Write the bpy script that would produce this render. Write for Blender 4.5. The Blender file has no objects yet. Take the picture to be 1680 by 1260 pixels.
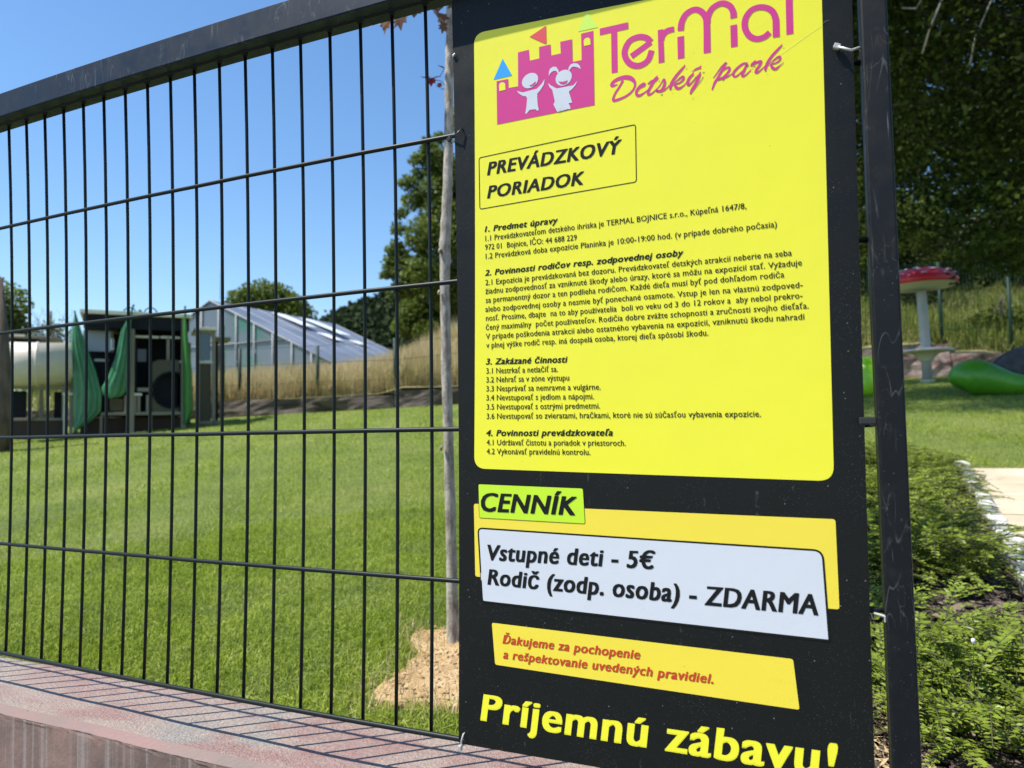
import bpy, bmesh, math, random
import numpy as np
from mathutils import Vector, Matrix

# ---------------------------------------------------------------- camera, sky, sun, exposure
S = bpy.context.scene
COL = S.collection
CAM = Vector((1.30790, -0.77766, 0.40500))
cam = bpy.data.cameras.new('camera'); camo = bpy.data.objects.new('camera', cam); COL.objects.link(camo)
Rm = Matrix(((0.91378545, 0.40564357, -0.02120038), (0.04217134, -0.04282949, 0.99819197), (0.40400215, -0.91302734, -0.0562435)))
camo.matrix_world = Matrix.Translation(CAM) @ Rm.transposed().to_4x4()
cam.sensor_width = 36; cam.lens = 36 * 1165 / 1680; cam.clip_start = .02; cam.clip_end = 3000
cam.dof.use_dof = True; cam.dof.focus_distance = .95; cam.dof.aperture_fstop = 6.8
S.camera = camo
SUN = Vector((-.44, -.32, 1.0)).normalized()
EL = math.asin(SUN.z); AZ = math.atan2(SUN.x, SUN.y)
w = bpy.data.worlds.new('World'); S.world = w; w.use_nodes = True
nt = w.node_tree; bg = nt.nodes['Background']
sk = nt.nodes.new('ShaderNodeTexSky'); sk.sky_type = 'NISHITA'; sk.sun_disc = False
sk.sun_elevation = EL; sk.sun_rotation = AZ % (2 * math.pi); sk.altitude = 300
sk.air_density = 1.2; sk.dust_density = .3; sk.ozone_density = 4.5
hs = nt.nodes.new('ShaderNodeHueSaturation'); hs.inputs['Saturation'].default_value = 1.12; nt.links.new(sk.outputs[0], hs.inputs['Color']); nt.links.new(hs.outputs[0], bg.inputs[0]); bg.inputs[1].default_value = .115
sun = bpy.data.lights.new('sun', 'SUN'); sun.energy = 4.75; sun.angle = math.radians(.53); sun.color = (1, .95, .86)
suno = bpy.data.objects.new('sun', sun); COL.objects.link(suno)
suno.rotation_euler = (-SUN).to_track_quat('-Z', 'Y').to_euler(); suno.location = (-5, -4, 12)
S.view_settings.view_transform = 'Standard'; S.view_settings.look = 'None'
S.view_settings.exposure = .72; S.view_settings.gamma = 1; S.view_settings.use_curve_mapping = False
S.cycles.max_bounces = 6; S.cycles.transparent_max_bounces = 12
rng = np.random.default_rng(7); random.seed(7)

# ---------------------------------------------------------------- helpers
def tag(o, label=None, cat=None, group=None, kind=None):
    if label: o['label'] = label
    if cat: o['category'] = cat
    if group: o['group'] = group
    if kind: o['kind'] = kind
    return o
def link(o, parent=None):
    COL.objects.link(o)
    if parent is not None: o.parent = parent
    return o
def thing(name, label, cat, loc=(0, 0, 0), group=None):
    o = bpy.data.objects.new(name, None); o.location = loc; o.empty_display_size = .1
    link(o); return tag(o, label, cat, group)
def mesh_np(name, V, F, mat, parent=None, smooth=False, attr=None, mats=None, midx=None):
    """V (n,3), F: list of int arrays (m,k)"""
    V = np.asarray(V, dtype=np.float32)
    if not isinstance(F, list): F = [F]
    me = bpy.data.meshes.new(name)
    me.vertices.add(len(V)); me.vertices.foreach_set('co', V.ravel())
    loops = np.concatenate([np.asarray(f, dtype=np.int32).ravel() for f in F])
    tot = np.concatenate([np.full(len(f), np.asarray(f).shape[1], dtype=np.int32) for f in F])
    st = np.concatenate([[0], np.cumsum(tot)[:-1]]).astype(np.int32)
    me.loops.add(len(loops)); me.loops.foreach_set('vertex_index', loops)
    me.polygons.add(len(tot)); me.polygons.foreach_set('loop_start', st); me.polygons.foreach_set('loop_total', tot)
    me.polygons.foreach_set('use_smooth', np.full(len(tot), bool(smooth)))
    if attr is not None:
        a = me.attributes.new('var', 'FLOAT', 'POINT'); a.data.foreach_set('value', np.asarray(attr, dtype=np.float32))
    me.update(calc_edges=True); me.validate()
    for m in (mats or [mat]): me.materials.append(m)
    if midx is not None: me.polygons.foreach_set('material_index', np.asarray(midx, dtype=np.int32))
    return link(bpy.data.objects.new(name, me), parent)
def bm_obj(name, bm, mat, parent=None, smooth=False):
    me = bpy.data.meshes.new(name); bmesh.ops.recalc_face_normals(bm, faces=bm.faces[:])
    bm.to_mesh(me); bm.free(); me.materials.append(mat)
    if smooth:
        for p in me.polygons: p.use_smooth = True
    return link(bpy.data.objects.new(name, me), parent)
def box(bm, x0, x1, y0, y1, z0, z1, bev=0, M=None):
    vs = [bm.verts.new((x, y, z)) for x in (x0, x1) for y in (y0, y1) for z in (z0, z1)]
    fs = [bm.faces.new([vs[i] for i in q]) for q in ((0, 1, 3, 2), (4, 6, 7, 5), (0, 4, 5, 1), (2, 3, 7, 6), (0, 2, 6, 4), (1, 5, 7, 3))]
    if bev:
        es = list({e for f in fs for e in f.edges})
        r = bmesh.ops.bevel(bm, geom=es, offset=bev, segments=2, affect='EDGES', profile=.6)
        vs = list({v for f in r['faces'] for v in f.verts} | {v for v in vs if v.is_valid})
    if M is not None: bmesh.ops.transform(bm, matrix=M, verts=[v for v in vs if v.is_valid])
def box_obj(name, mat, parent, x0, x1, y0, y1, z0, z1, bev=.004, M=None):
    bm = bmesh.new(); box(bm, x0, x1, y0, y1, z0, z1, bev, M); return bm_obj(name, bm, mat, parent)
def tube_geo(pts, rad, n=8, cap=True):
    pts = [Vector(p) for p in pts]; rad = rad if hasattr(rad, '__len__') else [rad] * len(pts)
    V = []; F = []
    up = None
    for i, p in enumerate(pts):
        d = (pts[min(i + 1, len(pts) - 1)] - pts[max(i - 1, 0)]).normalized()
        if up is None:
            up = Vector((0, 0, 1)) if abs(d.z) < .9 else Vector((1, 0, 0))
        a = d.cross(up).normalized(); b = a.cross(d).normalized(); up = b
        for k in range(n):
            t = 2 * math.pi * k / n; V.append(p + (a * math.cos(t) + b * math.sin(t)) * rad[i])
    for i in range(len(pts) - 1):
        for k in range(n):
            F.append((i * n + k, i * n + (k + 1) % n, (i + 1) * n + (k + 1) % n, (i + 1) * n + k))
    return [tuple(v) for v in V], F, n, len(pts)
def tubes(name, lst, mat, parent=None, n=8, smooth=True):
    me = bpy.data.meshes.new(name); V = []; F = []
    for pts, rad in lst:
        v, f, k, m = tube_geo(pts, rad, n); o = len(V); V += v; F += [tuple(a + o for a in q) for q in f]
        F.append(tuple(o + a for a in reversed(range(n)))); F.append(tuple(o + (m - 1) * n + a for a in range(n)))
    me.from_pydata(V, [], F); me.update()
    for p in me.polygons: p.use_smooth = smooth and len(p.vertices) == 4
    me.materials.append(mat)
    return link(bpy.data.objects.new(name, me), parent)

# ---------------------------------------------------------------- materials
def mat(name, base=(.5, .5, .5), rough=.5, metal=0., spec=.5, trans=0., alpha=1., coat=0.):
    m = bpy.data.materials.new(name); m.use_nodes = True
    b = m.node_tree.nodes['Principled BSDF']
    b.inputs['Base Color'].default_value = (*base, 1); b.inputs['Roughness'].default_value = rough
    b.inputs['Metallic'].default_value = metal; b.inputs['Specular IOR Level'].default_value = spec
    b.inputs['Alpha'].default_value = alpha; b.inputs['Coat Weight'].default_value = coat
    b.inputs['Transmission Weight'].default_value = trans
    return m
def nn(m, t, **kw):
    n = m.node_tree.nodes.new(t)
    for k, v in kw.items():
        if k in n.inputs.keys() if hasattr(n.inputs, 'keys') else False: n.inputs[k].default_value = v
        else: setattr(n, k, v)
    return n
def lk(m, a, b): m.node_tree.links.new(a, b)
def coords(m, scale=(1, 1, 1)):
    g = m.node_tree.nodes.new('ShaderNodeNewGeometry'); mp = m.node_tree.nodes.new('ShaderNodeMapping')
    mp.inputs['Scale'].default_value = scale; lk(m, g.outputs['Position'], mp.inputs['Vector']); return mp.outputs[0]
def noise(m, scale, detail=4, rough=.6, vec=None, dist=0):
    n = m.node_tree.nodes.new('ShaderNodeTexNoise')
    n.inputs['Scale'].default_value = scale; n.inputs['Detail'].default_value = detail
    n.inputs['Roughness'].default_value = rough; n.inputs['Distortion'].default_value = dist
    lk(m, vec if vec is not None else coords(m), n.inputs['Vector']); return n.outputs['Fac']
def ramp(m, fac, stops):
    r = m.node_tree.nodes.new('ShaderNodeValToRGB'); e = r.color_ramp.elements
    while len(e) < len(stops): e.new(.5)
    for i, (p, c) in enumerate(stops): e[i].position = p; e[i].color = (*c, 1) if len(c) == 3 else c
    lk(m, fac, r.inputs[0]); return r.outputs[0]
def mix(m, fac, a, b, mode='MIX'):
    n = m.node_tree.nodes.new('ShaderNodeMix'); n.data_type = 'RGBA'; n.blend_type = mode
    if isinstance(fac, (int, float)): n.inputs[0].default_value = fac
    else: lk(m, fac, n.inputs[0])
    for i, v in ((6, a), (7, b)):
        if isinstance(v, tuple): n.inputs[i].default_value = (*v, 1)
        else: lk(m, v, n.inputs[i])
    return n.outputs[2]
def bump(m, h, strength=.3, dist=.01):
    b = m.node_tree.nodes.new('ShaderNodeBump'); b.inputs['Strength'].default_value = strength
    b.inputs['Distance'].default_value = dist; lk(m, h, b.inputs['Height'])
    lk(m, b.outputs[0], m.node_tree.nodes['Principled BSDF'].inputs['Normal']); return b
def setc(m, c, inp='Base Color'): lk(m, c, m.node_tree.nodes['Principled BSDF'].inputs[inp])
def attr_fac(m):
    a = m.node_tree.nodes.new('ShaderNodeAttribute'); a.attribute_name = 'var'; return a.outputs['Fac']
def specks(m, scale, thr, vec=None):
    v = m.node_tree.nodes.new('ShaderNodeTexVoronoi'); v.inputs['Scale'].default_value = scale
    lk(m, vec if vec is not None else coords(m), v.inputs['Vector'])
    return ramp(m, v.outputs['Distance'], [(thr * .6, (1, 1, 1)), (thr, (0, 0, 0))])
def mul(m, a, b):
    n = m.node_tree.nodes.new('ShaderNodeMath'); n.operation = 'MULTIPLY'
    for i, v in ((0, a), (1, b)):
        if isinstance(v, (int, float)): n.inputs[i].default_value = v
        else: lk(m, v, n.inputs[i])
    return n.outputs[0]

# powder-coated steel with dust, splashes and dried runs
def steel(name, base, dirt=.35, spec=.2):
    m = mat(name, base, .5, spec=spec)
    sp = specks(m, 260, .10); patch = ramp(m, noise(m, 9, 5), [(.48, (0, 0, 0)), (.68, (1, 1, 1))])
    run = ramp(m, noise(m, 1, 4, .6, coords(m, (140, 140, 9))), [(.60, (0, 0, 0)), (.72, (1, 1, 1))])
    zone = ramp(m, noise(m, 5, 3), [(.52, (0, 0, 0)), (.62, (1, 1, 1))])
    c = mix(m, mul(m, mul(m, run, zone), .35 * dirt / .35), base, (.22, .23, .23))
    c = mix(m, mul(m, mul(m, sp, patch), dirt * .8), c, (.4, .41, .4))
    c = mix(m, mul(m, ramp(m, noise(m, 60, 6), [(.5, (0, 0, 0)), (.85, (1, 1, 1))]), .04), c, (.16, .17, .17))
    sc = noise(m, 5, 2, .5, coords(m, (9, 9, 1.6)), .6); sc2 = noise(m, 11, 2, .5, coords(m, (5, 5, 2.2)), .8)
    for q, am in ((sc, .22), (sc2, .12)):
        c = mix(m, mul(m, mul(m, ramp(m, q, [(.488, (0, 0, 0)), (.5, (1, 1, 1)), (.512, (0, 0, 0))]), ramp(m, noise(m, 14, 4), [(.48, (0, 0, 0)), (.6, (1, 1, 1))])), am), c, (.33, .34, .34))
    setc(m, c)
    setc(m, ramp(m, noise(m, 30, 5), [(.3, (.42,) * 3), (.7, (.62,) * 3)]), 'Roughness')
    bump(m, noise(m, 700, 2), .08, .001); return m
M_rail = steel('dark blue grey steel', (.008, .018, .034), .5, .22)
M_post = steel('black grey post steel', (.006, .0075, .009), .9, .2)
M_wire = mat('green black wire', (.007, .012, .011), .45, spec=.22)
setc(M_wire, mix(M_wire, mul(M_wire, specks(M_wire, 90, .09), .08), (.007, .012, .011), (.3, .31, .3)))
def board():
    m = mat('black sheet', (.008, .009, .008), .45, spec=.22)
    fine = specks(m, 420, .16); big = specks(m, 75, .055)
    cl = ramp(m, noise(m, 14, 4), [(.42, (.15,) * 3), (.7, (1, 1, 1))])
    c = mix(m, mul(m, mul(m, fine, cl), .55), (.007, .008, .007), (.25, .26, .26))
    c = mix(m, mul(m, big, .5), c, (.35, .36, .35))
    st = ramp(m, noise(m, 1, 3, .7, coords(m, (95, 95, 3.5))), [(.66, (0, 0, 0)), (.74, (1, 1, 1))])
    c = mix(m, mul(m, mul(m, st, ramp(m, noise(m, 55, 3), [(.5, (0, 0, 0)), (.6, (1, 1, 1))])), .25), c, (.3, .31, .3))
    setc(m, c); setc(m, ramp(m, noise(m, 25, 5), [(.3, (.34,) * 3), (.7, (.5,) * 3)]), 'Roughness')
    bump(m, noise(m, 900, 2), .15, .0006); return m
M_board = board()
def vinyl(name, base, amt=.10, tint=(.55, .52, .10)):
    m = mat(name, base, .38)
    c = mix(m, mul(m, ramp(m, noise(m, 6, 5), [(.4, (0, 0, 0)), (.8, (1, 1, 1))]), amt), base, tint)
    c = mix(m, mul(m, specks(m, 42, .028), .7), c, (.28, .24, .10))
    c = mix(m, mul(m, ramp(m, noise(m, 1, 5, .6, coords(m, (30, 30, 200))), [(.62, (0, 0, 0)), (.75, (1, 1, 1))]), amt), c, tuple(min(1, v * 1.1 + .05) for v in base))
    setc(m, c); bump(m, noise(m, 12, 5), .12, .004); return m
M_yel = vinyl('lemon yellow vinyl', (.83, .78, .028))
M_lime = vinyl('lime vinyl', (.52, .78, .02), .06)
M_och = vinyl('warm yellow vinyl', (.83, .66, .05), .06)
M_wht = vinyl('white vinyl', (.60, .625, .655), .08, (.55, .56, .58))
M_mag = mat('magenta print', (.60, .035, .22), .38)
M_blue = mat('blue print', (.02, .34, .78), .38)
M_lgreen = mat('pale green print', (.60, .83, .10), .38)
M_redf = mat('coral red print', (.72, .07, .07), .38)
M_ink = mat('black print', (.007, .007, .005), .45, spec=.25)
M_redink = mat('red print', (.55, .045, .01), .38)
M_cable = mat('clear cable tie', (.55, .55, .52), .3, trans=.3)
M_cableb = mat('black cable tie', (.02, .02, .02), .35)

def concrete():
    m = mat('painted wall top', (.4, .3, .3), .6)
    n1 = noise(m, 3.2, 5, .65); n2 = noise(m, 5.5, 4, .6, coords(m, (1, 2.2, 1)))
    c = ramp(m, n1, [(.34, (.34, .19, .165)), (.45, (.37, .265, .225)), (.53, (.39, .305, .25)), (.62, (.31, .285, .25))])
    c = mix(m, ramp(m, n2, [(.50, (0, 0, 0)), (.62, (.75,) * 3)]), c, (.31, .155, .135))
    g = noise(m, 230, 4, .7)
    c = mix(m, ramp(m, g, [(.35, (.5,) * 3), (.62, (0, 0, 0))]), c, (.13, .095, .09))
    c = mix(m, ramp(m, noise(m, 420, 3), [(.62, (0, 0, 0)), (.74, (.8,) * 3)]), c, (.78, .74, .72))
    c = mix(m, mul(m, specks(m, 24, .05), .9), c, (.06, .05, .045))
    setc(m, c)
    b = bump(m, g, 1., .005); return m
M_wtop = concrete()
def wallface():
    m = mat('dirty wall face', (.2, .14, .12), .75)
    c = ramp(m, noise(m, 5, 5, .65), [(.35, (.12, .085, .068)), (.5, (.19, .125, .10)), (.62, (.27, .165, .13))])
    dr = ramp(m, noise(m, 1, 4, .7, coords(m, (75, 75, 1.2))), [(.52, (0, 0, 0)), (.66, (1, 1, 1))])
    c = mix(m, mul(m, dr, .6), c, (.36, .31, .27))
    c = mix(m, ramp(m, noise(m, 30, 5), [(.55, (0, 0, 0)), (.72, (.5,) * 3)]), c, (.09, .07, .06))
    setc(m, c); bump(m, noise(m, 110, 5), .3, .003); return m
M_wface = wallface()
def rockwall(a=(.10, .06, .05), b=(.32, .20, .17), c_=(.52, .38, .34), d=(.22, .15, .12)):
    m = mat('painted rock relief', (.3, .2, .17), .8)
    n = noise(m, 1.3, 5, .6, coords(m, (1, 1, 2.5)), 1.2)
    c = ramp(m, n, [(.35, a), (.48, b), (.58, c_), (.7, d)])
    setc(m, c); bump(m, n, .6, .05); return m
M_rock = rockwall()
def grass_ground():
    m = mat('lawn ground', (.08, .12, .02), .9)
    c = ramp(m, noise(m, 1.1, 6, .6), [(.35, (.13, .19, .018)), (.5, (.21, .27, .03)), (.65, (.29, .33, .06))])
    c = mix(m, ramp(m, noise(m, 38, 5, .8), [(.4, (.7,) * 3), (.62, (0, 0, 0))]), c, (.030, .048, .010))
    c = mix(m, ramp(m, noise(m, 60, 4, .8), [(.58, (0, 0, 0)), (.70, (.8,) * 3)]), c, (.21, .25, .08))
    setc(m, c); bump(m, noise(m, 45, 6, .8), .9, .03); return m
M_lawn = grass_ground()
def leafmat(name, c0, c1, rough=.45, tl=.35, spec=.5, c2=None):
    m = mat(name, c0, rough, spec=spec)
    f = attr_fac(m)
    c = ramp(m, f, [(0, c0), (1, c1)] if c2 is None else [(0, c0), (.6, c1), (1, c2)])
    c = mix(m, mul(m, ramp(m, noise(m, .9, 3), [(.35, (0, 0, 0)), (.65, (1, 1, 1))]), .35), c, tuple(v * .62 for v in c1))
    setc(m, c)
    t = m.node_tree.nodes.new('ShaderNodeBsdfTranslucent'); lk(m, mix(m, .5, c, tuple(min(1, v * 1.25) for v in c1)), t.inputs[0])
    ms = m.node_tree.nodes.new('ShaderNodeMixShader'); ms.inputs[0].default_value = tl
    b = m.node_tree.nodes['Principled BSDF']; o = m.node_tree.nodes['Material Output']
    lk(m, b.outputs[0], ms.inputs[1]); lk(m, t.outputs[0], ms.inputs[2]); lk(m, ms.outputs[0], o.inputs[0]); return m
def _patchy(m):
    b = m.node_tree.nodes['Principled BSDF']; l = b.inputs['Base Color'].links[0].from_socket
    c = mix(m, ramp(m, noise(m, 2.6, 4, .6), [(.46, (0, 0, 0)), (.66, (.75,) * 3)]), l, (.20, .25, .09))
    c = mix(m, ramp(m, noise(m, 3.7, 3, .6, coords(m, (1, 1.4, 1))), [(.54, (0, 0, 0)), (.68, (.6,) * 3)]), c, (.09, .16, .02)); setc(m, c); return m
M_blade = leafmat('grass blade', (.155, .235, .018), (.39, .48, .06), .45, .42, .22, (.56, .56, .22))
_patchy(M_blade)
M_dry = leafmat('dry meadow grass', (.28, .27, .09), (.58, .47, .25), .7, .35, .2, (.76, .66, .44))
M_slope = leafmat('slope grass', (.055, .11, .016), (.22, .25, .055), .7, .35, .2, (.38, .35, .14))  # greens darkened so the bank's shade sits in the colour
M_leaf = leafmat('broad tree leaves', (.045, .080, .014), (.16, .21, .036), .55, .35, .3)
M_leafd = leafmat('shade and light toned tree leaves', (.004, .009, .002), (.055, .080, .013), .7, .3, .08, (.16, .20, .045))  # near-black and pale ends put clump shade and sunlight into the leaf colour
M_shrub = leafmat('shrub leaves', (.045, .085, .010), (.28, .36, .04), .4, .32, .25)
M_forest = leafmat('forest crowns', (.022, .040, .016), (.050, .072, .030), .9, .1, .1)
M_maple = leafmat('maple leaves', (.10, .035, .018), (.16, .075, .03), .5, .4)
M_mred = leafmat('red maple leaves', (.14, .012, .012), (.28, .02, .018), .5, .4)
def bark(name, a, b, sc=60):
    m = mat(name, a, .85); c = ramp(m, noise(m, 1, 5, .65, coords(m, (sc, sc, sc * .35))), [(.35, b), (.6, a)])
    setc(m, c); bump(m, noise(m, sc * 1.5, 5), .5, .004); return m
M_ybark = bark('young pale bark', (.42, .38, .32), (.17, .14, .11))
M_bark = bark('old bark', (.09, .07, .05), (.03, .025, .02), 8)
M_wood = bark('weathered pole wood', (.15, .11, .075), (.07, .05, .035), 10)
def soil():
    m = mat('sandy soil', (.45, .32, .18), .9)
    c = ramp(m, noise(m, 16, 6, .7), [(.35, (.42, .26, .11)), (.5, (.58, .40, .20)), (.66, (.66, .50, .29))])
    c = mix(m, ramp(m, noise(m, 120, 4), [(.28, (.7,) * 3), (.42, (0, 0, 0))]), c, (.2, .13, .065))
    setc(m, c); bump(m, noise(m, 90, 6, .75), 1, .012); return m
M_soil = soil()
M_mulch = mat('bark mulch', (.10, .07, .05), .9)
setc(M_mulch, ramp(M_mulch, noise(M_mulch, 45, 5, .7), [(.35, (.02, .015, .012)), (.52, (.085, .06, .045)), (.7, (.24, .18, .14))]))
bump(M_mulch, noise(M_mulch, 60, 5), 1, .01)
M_straw = mat('straw chips', (.42, .30, .16), .8)
def pav():
    m = mat('sand coloured slab', (.5, .42, .3), .8)
    c = ramp(m, noise(m, 4, 6, .65), [(.35, (.40, .33, .23)), (.55, (.50, .43, .31)), (.7, (.56, .50, .39))])
    setc(m, c); bump(m, noise(m, 80, 5), .3, .004); return m
M_pave = pav()
M_kerb = mat('pale kerb stone', (.62, .62, .56), .75)
setc(M_kerb, ramp(M_kerb, noise(M_kerb, 25, 5), [(.35, (.25, .25, .22)), (.55, (.62, .62, .56)), (.8, (.75, .75, .7))]))
M_asph = mat('grey pavement', (.12, .12, .12), .9)
setc(M_asph, ramp(M_asph, noise(M_asph, 40, 5), [(.3, (.09, .09, .09)), (.7, (.16, .155, .15))]))

# ---------------------------------------------------------------- terrain
SLOPE = .10
def HL(y): return -.35 + SLOPE * y
P0 = np.array((-9.8, 10.1)); UD = np.array((.93974, .34191)); TD = np.array((-.34191, .93974))
def ut(x, y): return (x - P0[0]) * UD[0] + (y - P0[1]) * UD[1], (x - P0[0]) * TD[0] + (y - P0[1]) * TD[1]
def xy(u, t): return P0[0] + UD[0] * u + TD[0] * t, P0[1] + UD[1] * u + TD[1] * t
def wall_top(u): return HL(P0[1] + UD[1] * u) + np.interp(u, [-10, 0, 3.40, 3.42, 4.5, 10, 14.1, 14.14, 15.34, 15.38, 25], [.4, .34, .25, .36, .31, .52, .62, .42, .36, .22, .2])
def HM(u, t):
    s = np.interp(u, [-30, 1.0, 2.2, 3.6, 8, 12, 40], [.10, .12, .20, .36, .36, .42, .45])
    return wall_top(u) - .03 + s * 13 * (1 - np.exp(-np.maximum(t, 0) / 13)) + .12 * np.sin(u * .7 + 1) * np.clip(t / 4, 0, 1) + .1 * np.sin(t * .9 + u * .4) * np.clip(t / 4, 0, 1)
def grid_obj(name, xs, ys, fn, m, kind='structure'):
    X, Y = np.meshgrid(xs, ys, indexing='ij'); px, py, pz = fn(X, Y)
    V = np.stack([px, py, pz], -1).reshape(-1, 3); nx, ny = len(xs), len(ys)
    i = np.arange(nx * ny).reshape(nx, ny)
    F = np.stack([i[:-1, :-1], i[1:, :-1], i[1:, 1:], i[:-1, 1:]], -1).reshape(-1, 4)
    o = mesh_np(name, V, F, m, smooth=True); return tag(o, kind=kind)
def sgrid(a, b, n, c, p=2.2):   # denser near c
    t = np.linspace(-1, 1, n); s = np.sign(t) * np.abs(t) ** p
    return np.where(s < 0, c + (c - a) * s, c + (b - c) * s)
grid_obj('lawn', sgrid(-26, 16, 150, 1.), .08 + 22 * np.linspace(0, 1, 120) ** 2, lambda X, Y: (X, Y, HL(Y) + .006 * np.sin(X * 5 + Y * 3) * np.clip(Y, 0, 1)), M_lawn)
M_mead = mat('meadow ground', (.2, .18, .07), .9)
setc(M_mead, ramp(M_mead, noise(M_mead, 1.2, 6, .7), [(.35, (.10, .12, .035)), (.52, (.22, .20, .08)), (.68, (.33, .27, .13))]))
grid_obj('meadow', np.linspace(-26, 46, 140), .25 + 60 * np.linspace(0, 1, 60) ** 1.7, lambda U, T: (*xy(U, T), HM(U, T)), M_mead)
M_far = mat('far fields', (.10, .12, .04), .9)
setc(M_far, ramp(M_far, noise(M_far, .05, 5), [(.35, (.06, .09, .025)), (.65, (.14, .15, .06))]))
grid_obj('ground', np.linspace(-1500, 1500, 12), np.linspace(.5, 2000, 12), lambda X, Y: (X, Y, np.where(Y < 5, -1.2, -2.5) + 0 * X), M_far)
grid_obj('pavement', np.linspace(-40, 40, 10), np.linspace(-60, 0.04, 10), lambda X, Y: (X, Y, -1.12 + 0 * X), M_asph)
# wooded hill far away: ridge profile by azimuth
def ridge(az):
    return np.interp(az, [-110, -75, -62, -50, -45, -41, -38.5, -35.5, -31, -28, -22, -10, 20, 60], [16, 9, 5, 9, 24, 32, 38.5, 45, 52, 58, 70, 80, 70, 50])
def hillz(A, r):
    k = np.clip((r - 110) / 160, 0, 1); k = k * k * (3 - 2 * k)
    return -2.4 + (ridge(A) - 8) * k * (1 - .3 * np.clip((r - 270) / 300, 0, 1))
def hill(A, Rr):
    a = np.radians(A); r = 110 + Rr
    return CAM.x + r * np.sin(a), CAM.y + r * np.cos(a), hillz(A, r)
M_hill = mat('hill forest floor', (.02, .03, .012), .95)
grid_obj('wooded_hill', np.linspace(-110, 60, 120), np.linspace(0, 460, 30), hill, M_hill)

# ---------------------------------------------------------------- low wall carrying the fence
def low_wall():
    root = thing('low_concrete_wall', 'low pink and grey painted concrete wall with drip-stained face under the mesh fence', 'wall')
    xs = np.arange(-3.2, 2.4, .012); n = len(xs)
    prof = [(.118, -.60), (.118, -.036), (.110, -.028)] + [(y, -.027) for y in np.linspace(.10, -.040, 13)] + [(-.046, -.0272)]
    def build(prof, name, m, jag=0):
        P = np.array(prof); V = np.zeros((n, len(P), 3)); V[:, :, 0] = xs[:, None]; V[:, :, 1] = P[None, :, 0]; V[:, :, 2] = P[None, :, 1]
        V[:, :, 2] += (.0010 * np.sin(xs * 7) + .0006 * np.sin(xs * 23 + 1))[:, None]
        j = np.cumsum(rng.normal(0, 1, n)); j = (j - np.convolve(j, np.ones(25) / 25, 'same')) * .0002 + rng.normal(0, .0004, n)
        if jag:
            V[:, jag, 2] += j * 1.1; V[:, jag, 1] += j
            V[:, 0, 2] += j; V[:, 0, 1] += np.minimum(j, 0) * .6
        i = np.arange(n * len(P)).reshape(n, len(P))
        F = np.stack([i[:-1, :-1], i[1:, :-1], i[1:, 1:], i[:-1, 1:]], -1).reshape(-1, 4)
        return mesh_np(name, V.reshape(-1, 3), F, m, root, smooth=False)
    build(prof, 'coping', M_wtop)
    mb = mat('smooth pink edge band', (.36, .27, .27), .6)
    c = ramp(mb, noise(mb, 4, 5), [(.38, (.12, .09, .08)), (.5, (.16, .105, .092)), (.62, (.19, .105, .095))])  # darker than the coping: the band's relative shade is painted in
    c = mix(mb, mul(mb, specks(mb, 30, .07), .9), c, (.05, .04, .04)); setc(mb, c)
    bump(mb, noise(mb, 160, 4), .4, .002)
    build([(-.046, -.0272), (-.060, -.0345)], 'edge_band', mb)
    build([(-.060, -.0345), (-.0602, -.0372), (-.0600, -.041), (-.0600, -.3), (-.0600, -.7), (-.0600, -1.2)], 'face', M_wface, jag=1)
low_wall()

# retaining walls painted like rock, stepping along the far edge of the lawn
M_rock2 = rockwall((.035, .026, .020), (.085, .065, .048), (.12, .095, .075), (.05, .04, .03))
def rock_wall(u0, u1, m, label):
    xs = np.linspace(u0, u1, max(4, int((u1 - u0) * 6))); zs = np.linspace(0, 1, 7)
    U, Z = np.meshgrid(xs, zs, indexing='ij')
    def surf(t0, amp):
        T = t0 - amp * (np.sin(U * 2.3 + Z * 3) + np.sin(U * 5.1 - Z * 4 + 1) * .6 + rng.normal(0, .3, U.shape)) * .5
        x, y = xy(U, T); zb = HL(y) - .1; zt = wall_top(np.clip(U, u0 + .03, u1 - .01))
        return np.stack([x, y, zb + (zt - zb) * Z], -1)
    A = surf(-.06, .05); B = surf(.30, 0); nz = len(zs); n = len(xs)
    V = np.concatenate([A.reshape(-1, 3), B.reshape(-1, 3)]); i = np.arange(n * nz).reshape(n, nz); j = i + n * nz
    q = lambda a: np.stack([a[:-1, :-1], a[1:, :-1], a[1:, 1:], a[:-1, 1:]], -1).reshape(-1, 4)
    F = np.concatenate([q(i), q(j)[:, ::-1], np.stack([i[:-1, -1], i[1:, -1], j[1:, -1], j[:-1, -1]], -1),
                        np.stack([i[0, :-1], i[0, 1:], j[0, 1:], j[0, :-1]], -1), np.stack([i[-1, :-1], j[-1, :-1], j[-1, 1:], i[-1, 1:]], -1)])
    return tag(mesh_np('retaining_wall', V, F, m), label, 'wall', 'rock-look retaining walls round the lawn')
rock_wall(-9, 3.4, M_rock2, 'long dark brown rock-look retaining wall in front of the dry meadow, running behind the playhouse')
rock_wall(3.42, 9.6, M_rock2, 'slightly taller dark step of the rock-look wall behind the young tree trunk')
rock_wall(9.62, 14.1, M_rock, 'tall pinkish rock-look wall section behind the mushroom stem')
rock_wall(14.12, 15.35, M_rock, 'lower pinkish rock-look wall section behind the green rocker')
rock_wall(15.37, 26, M_rock, 'lowest pinkish rock-look wall section at the far right behind the dark boulder')

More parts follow.
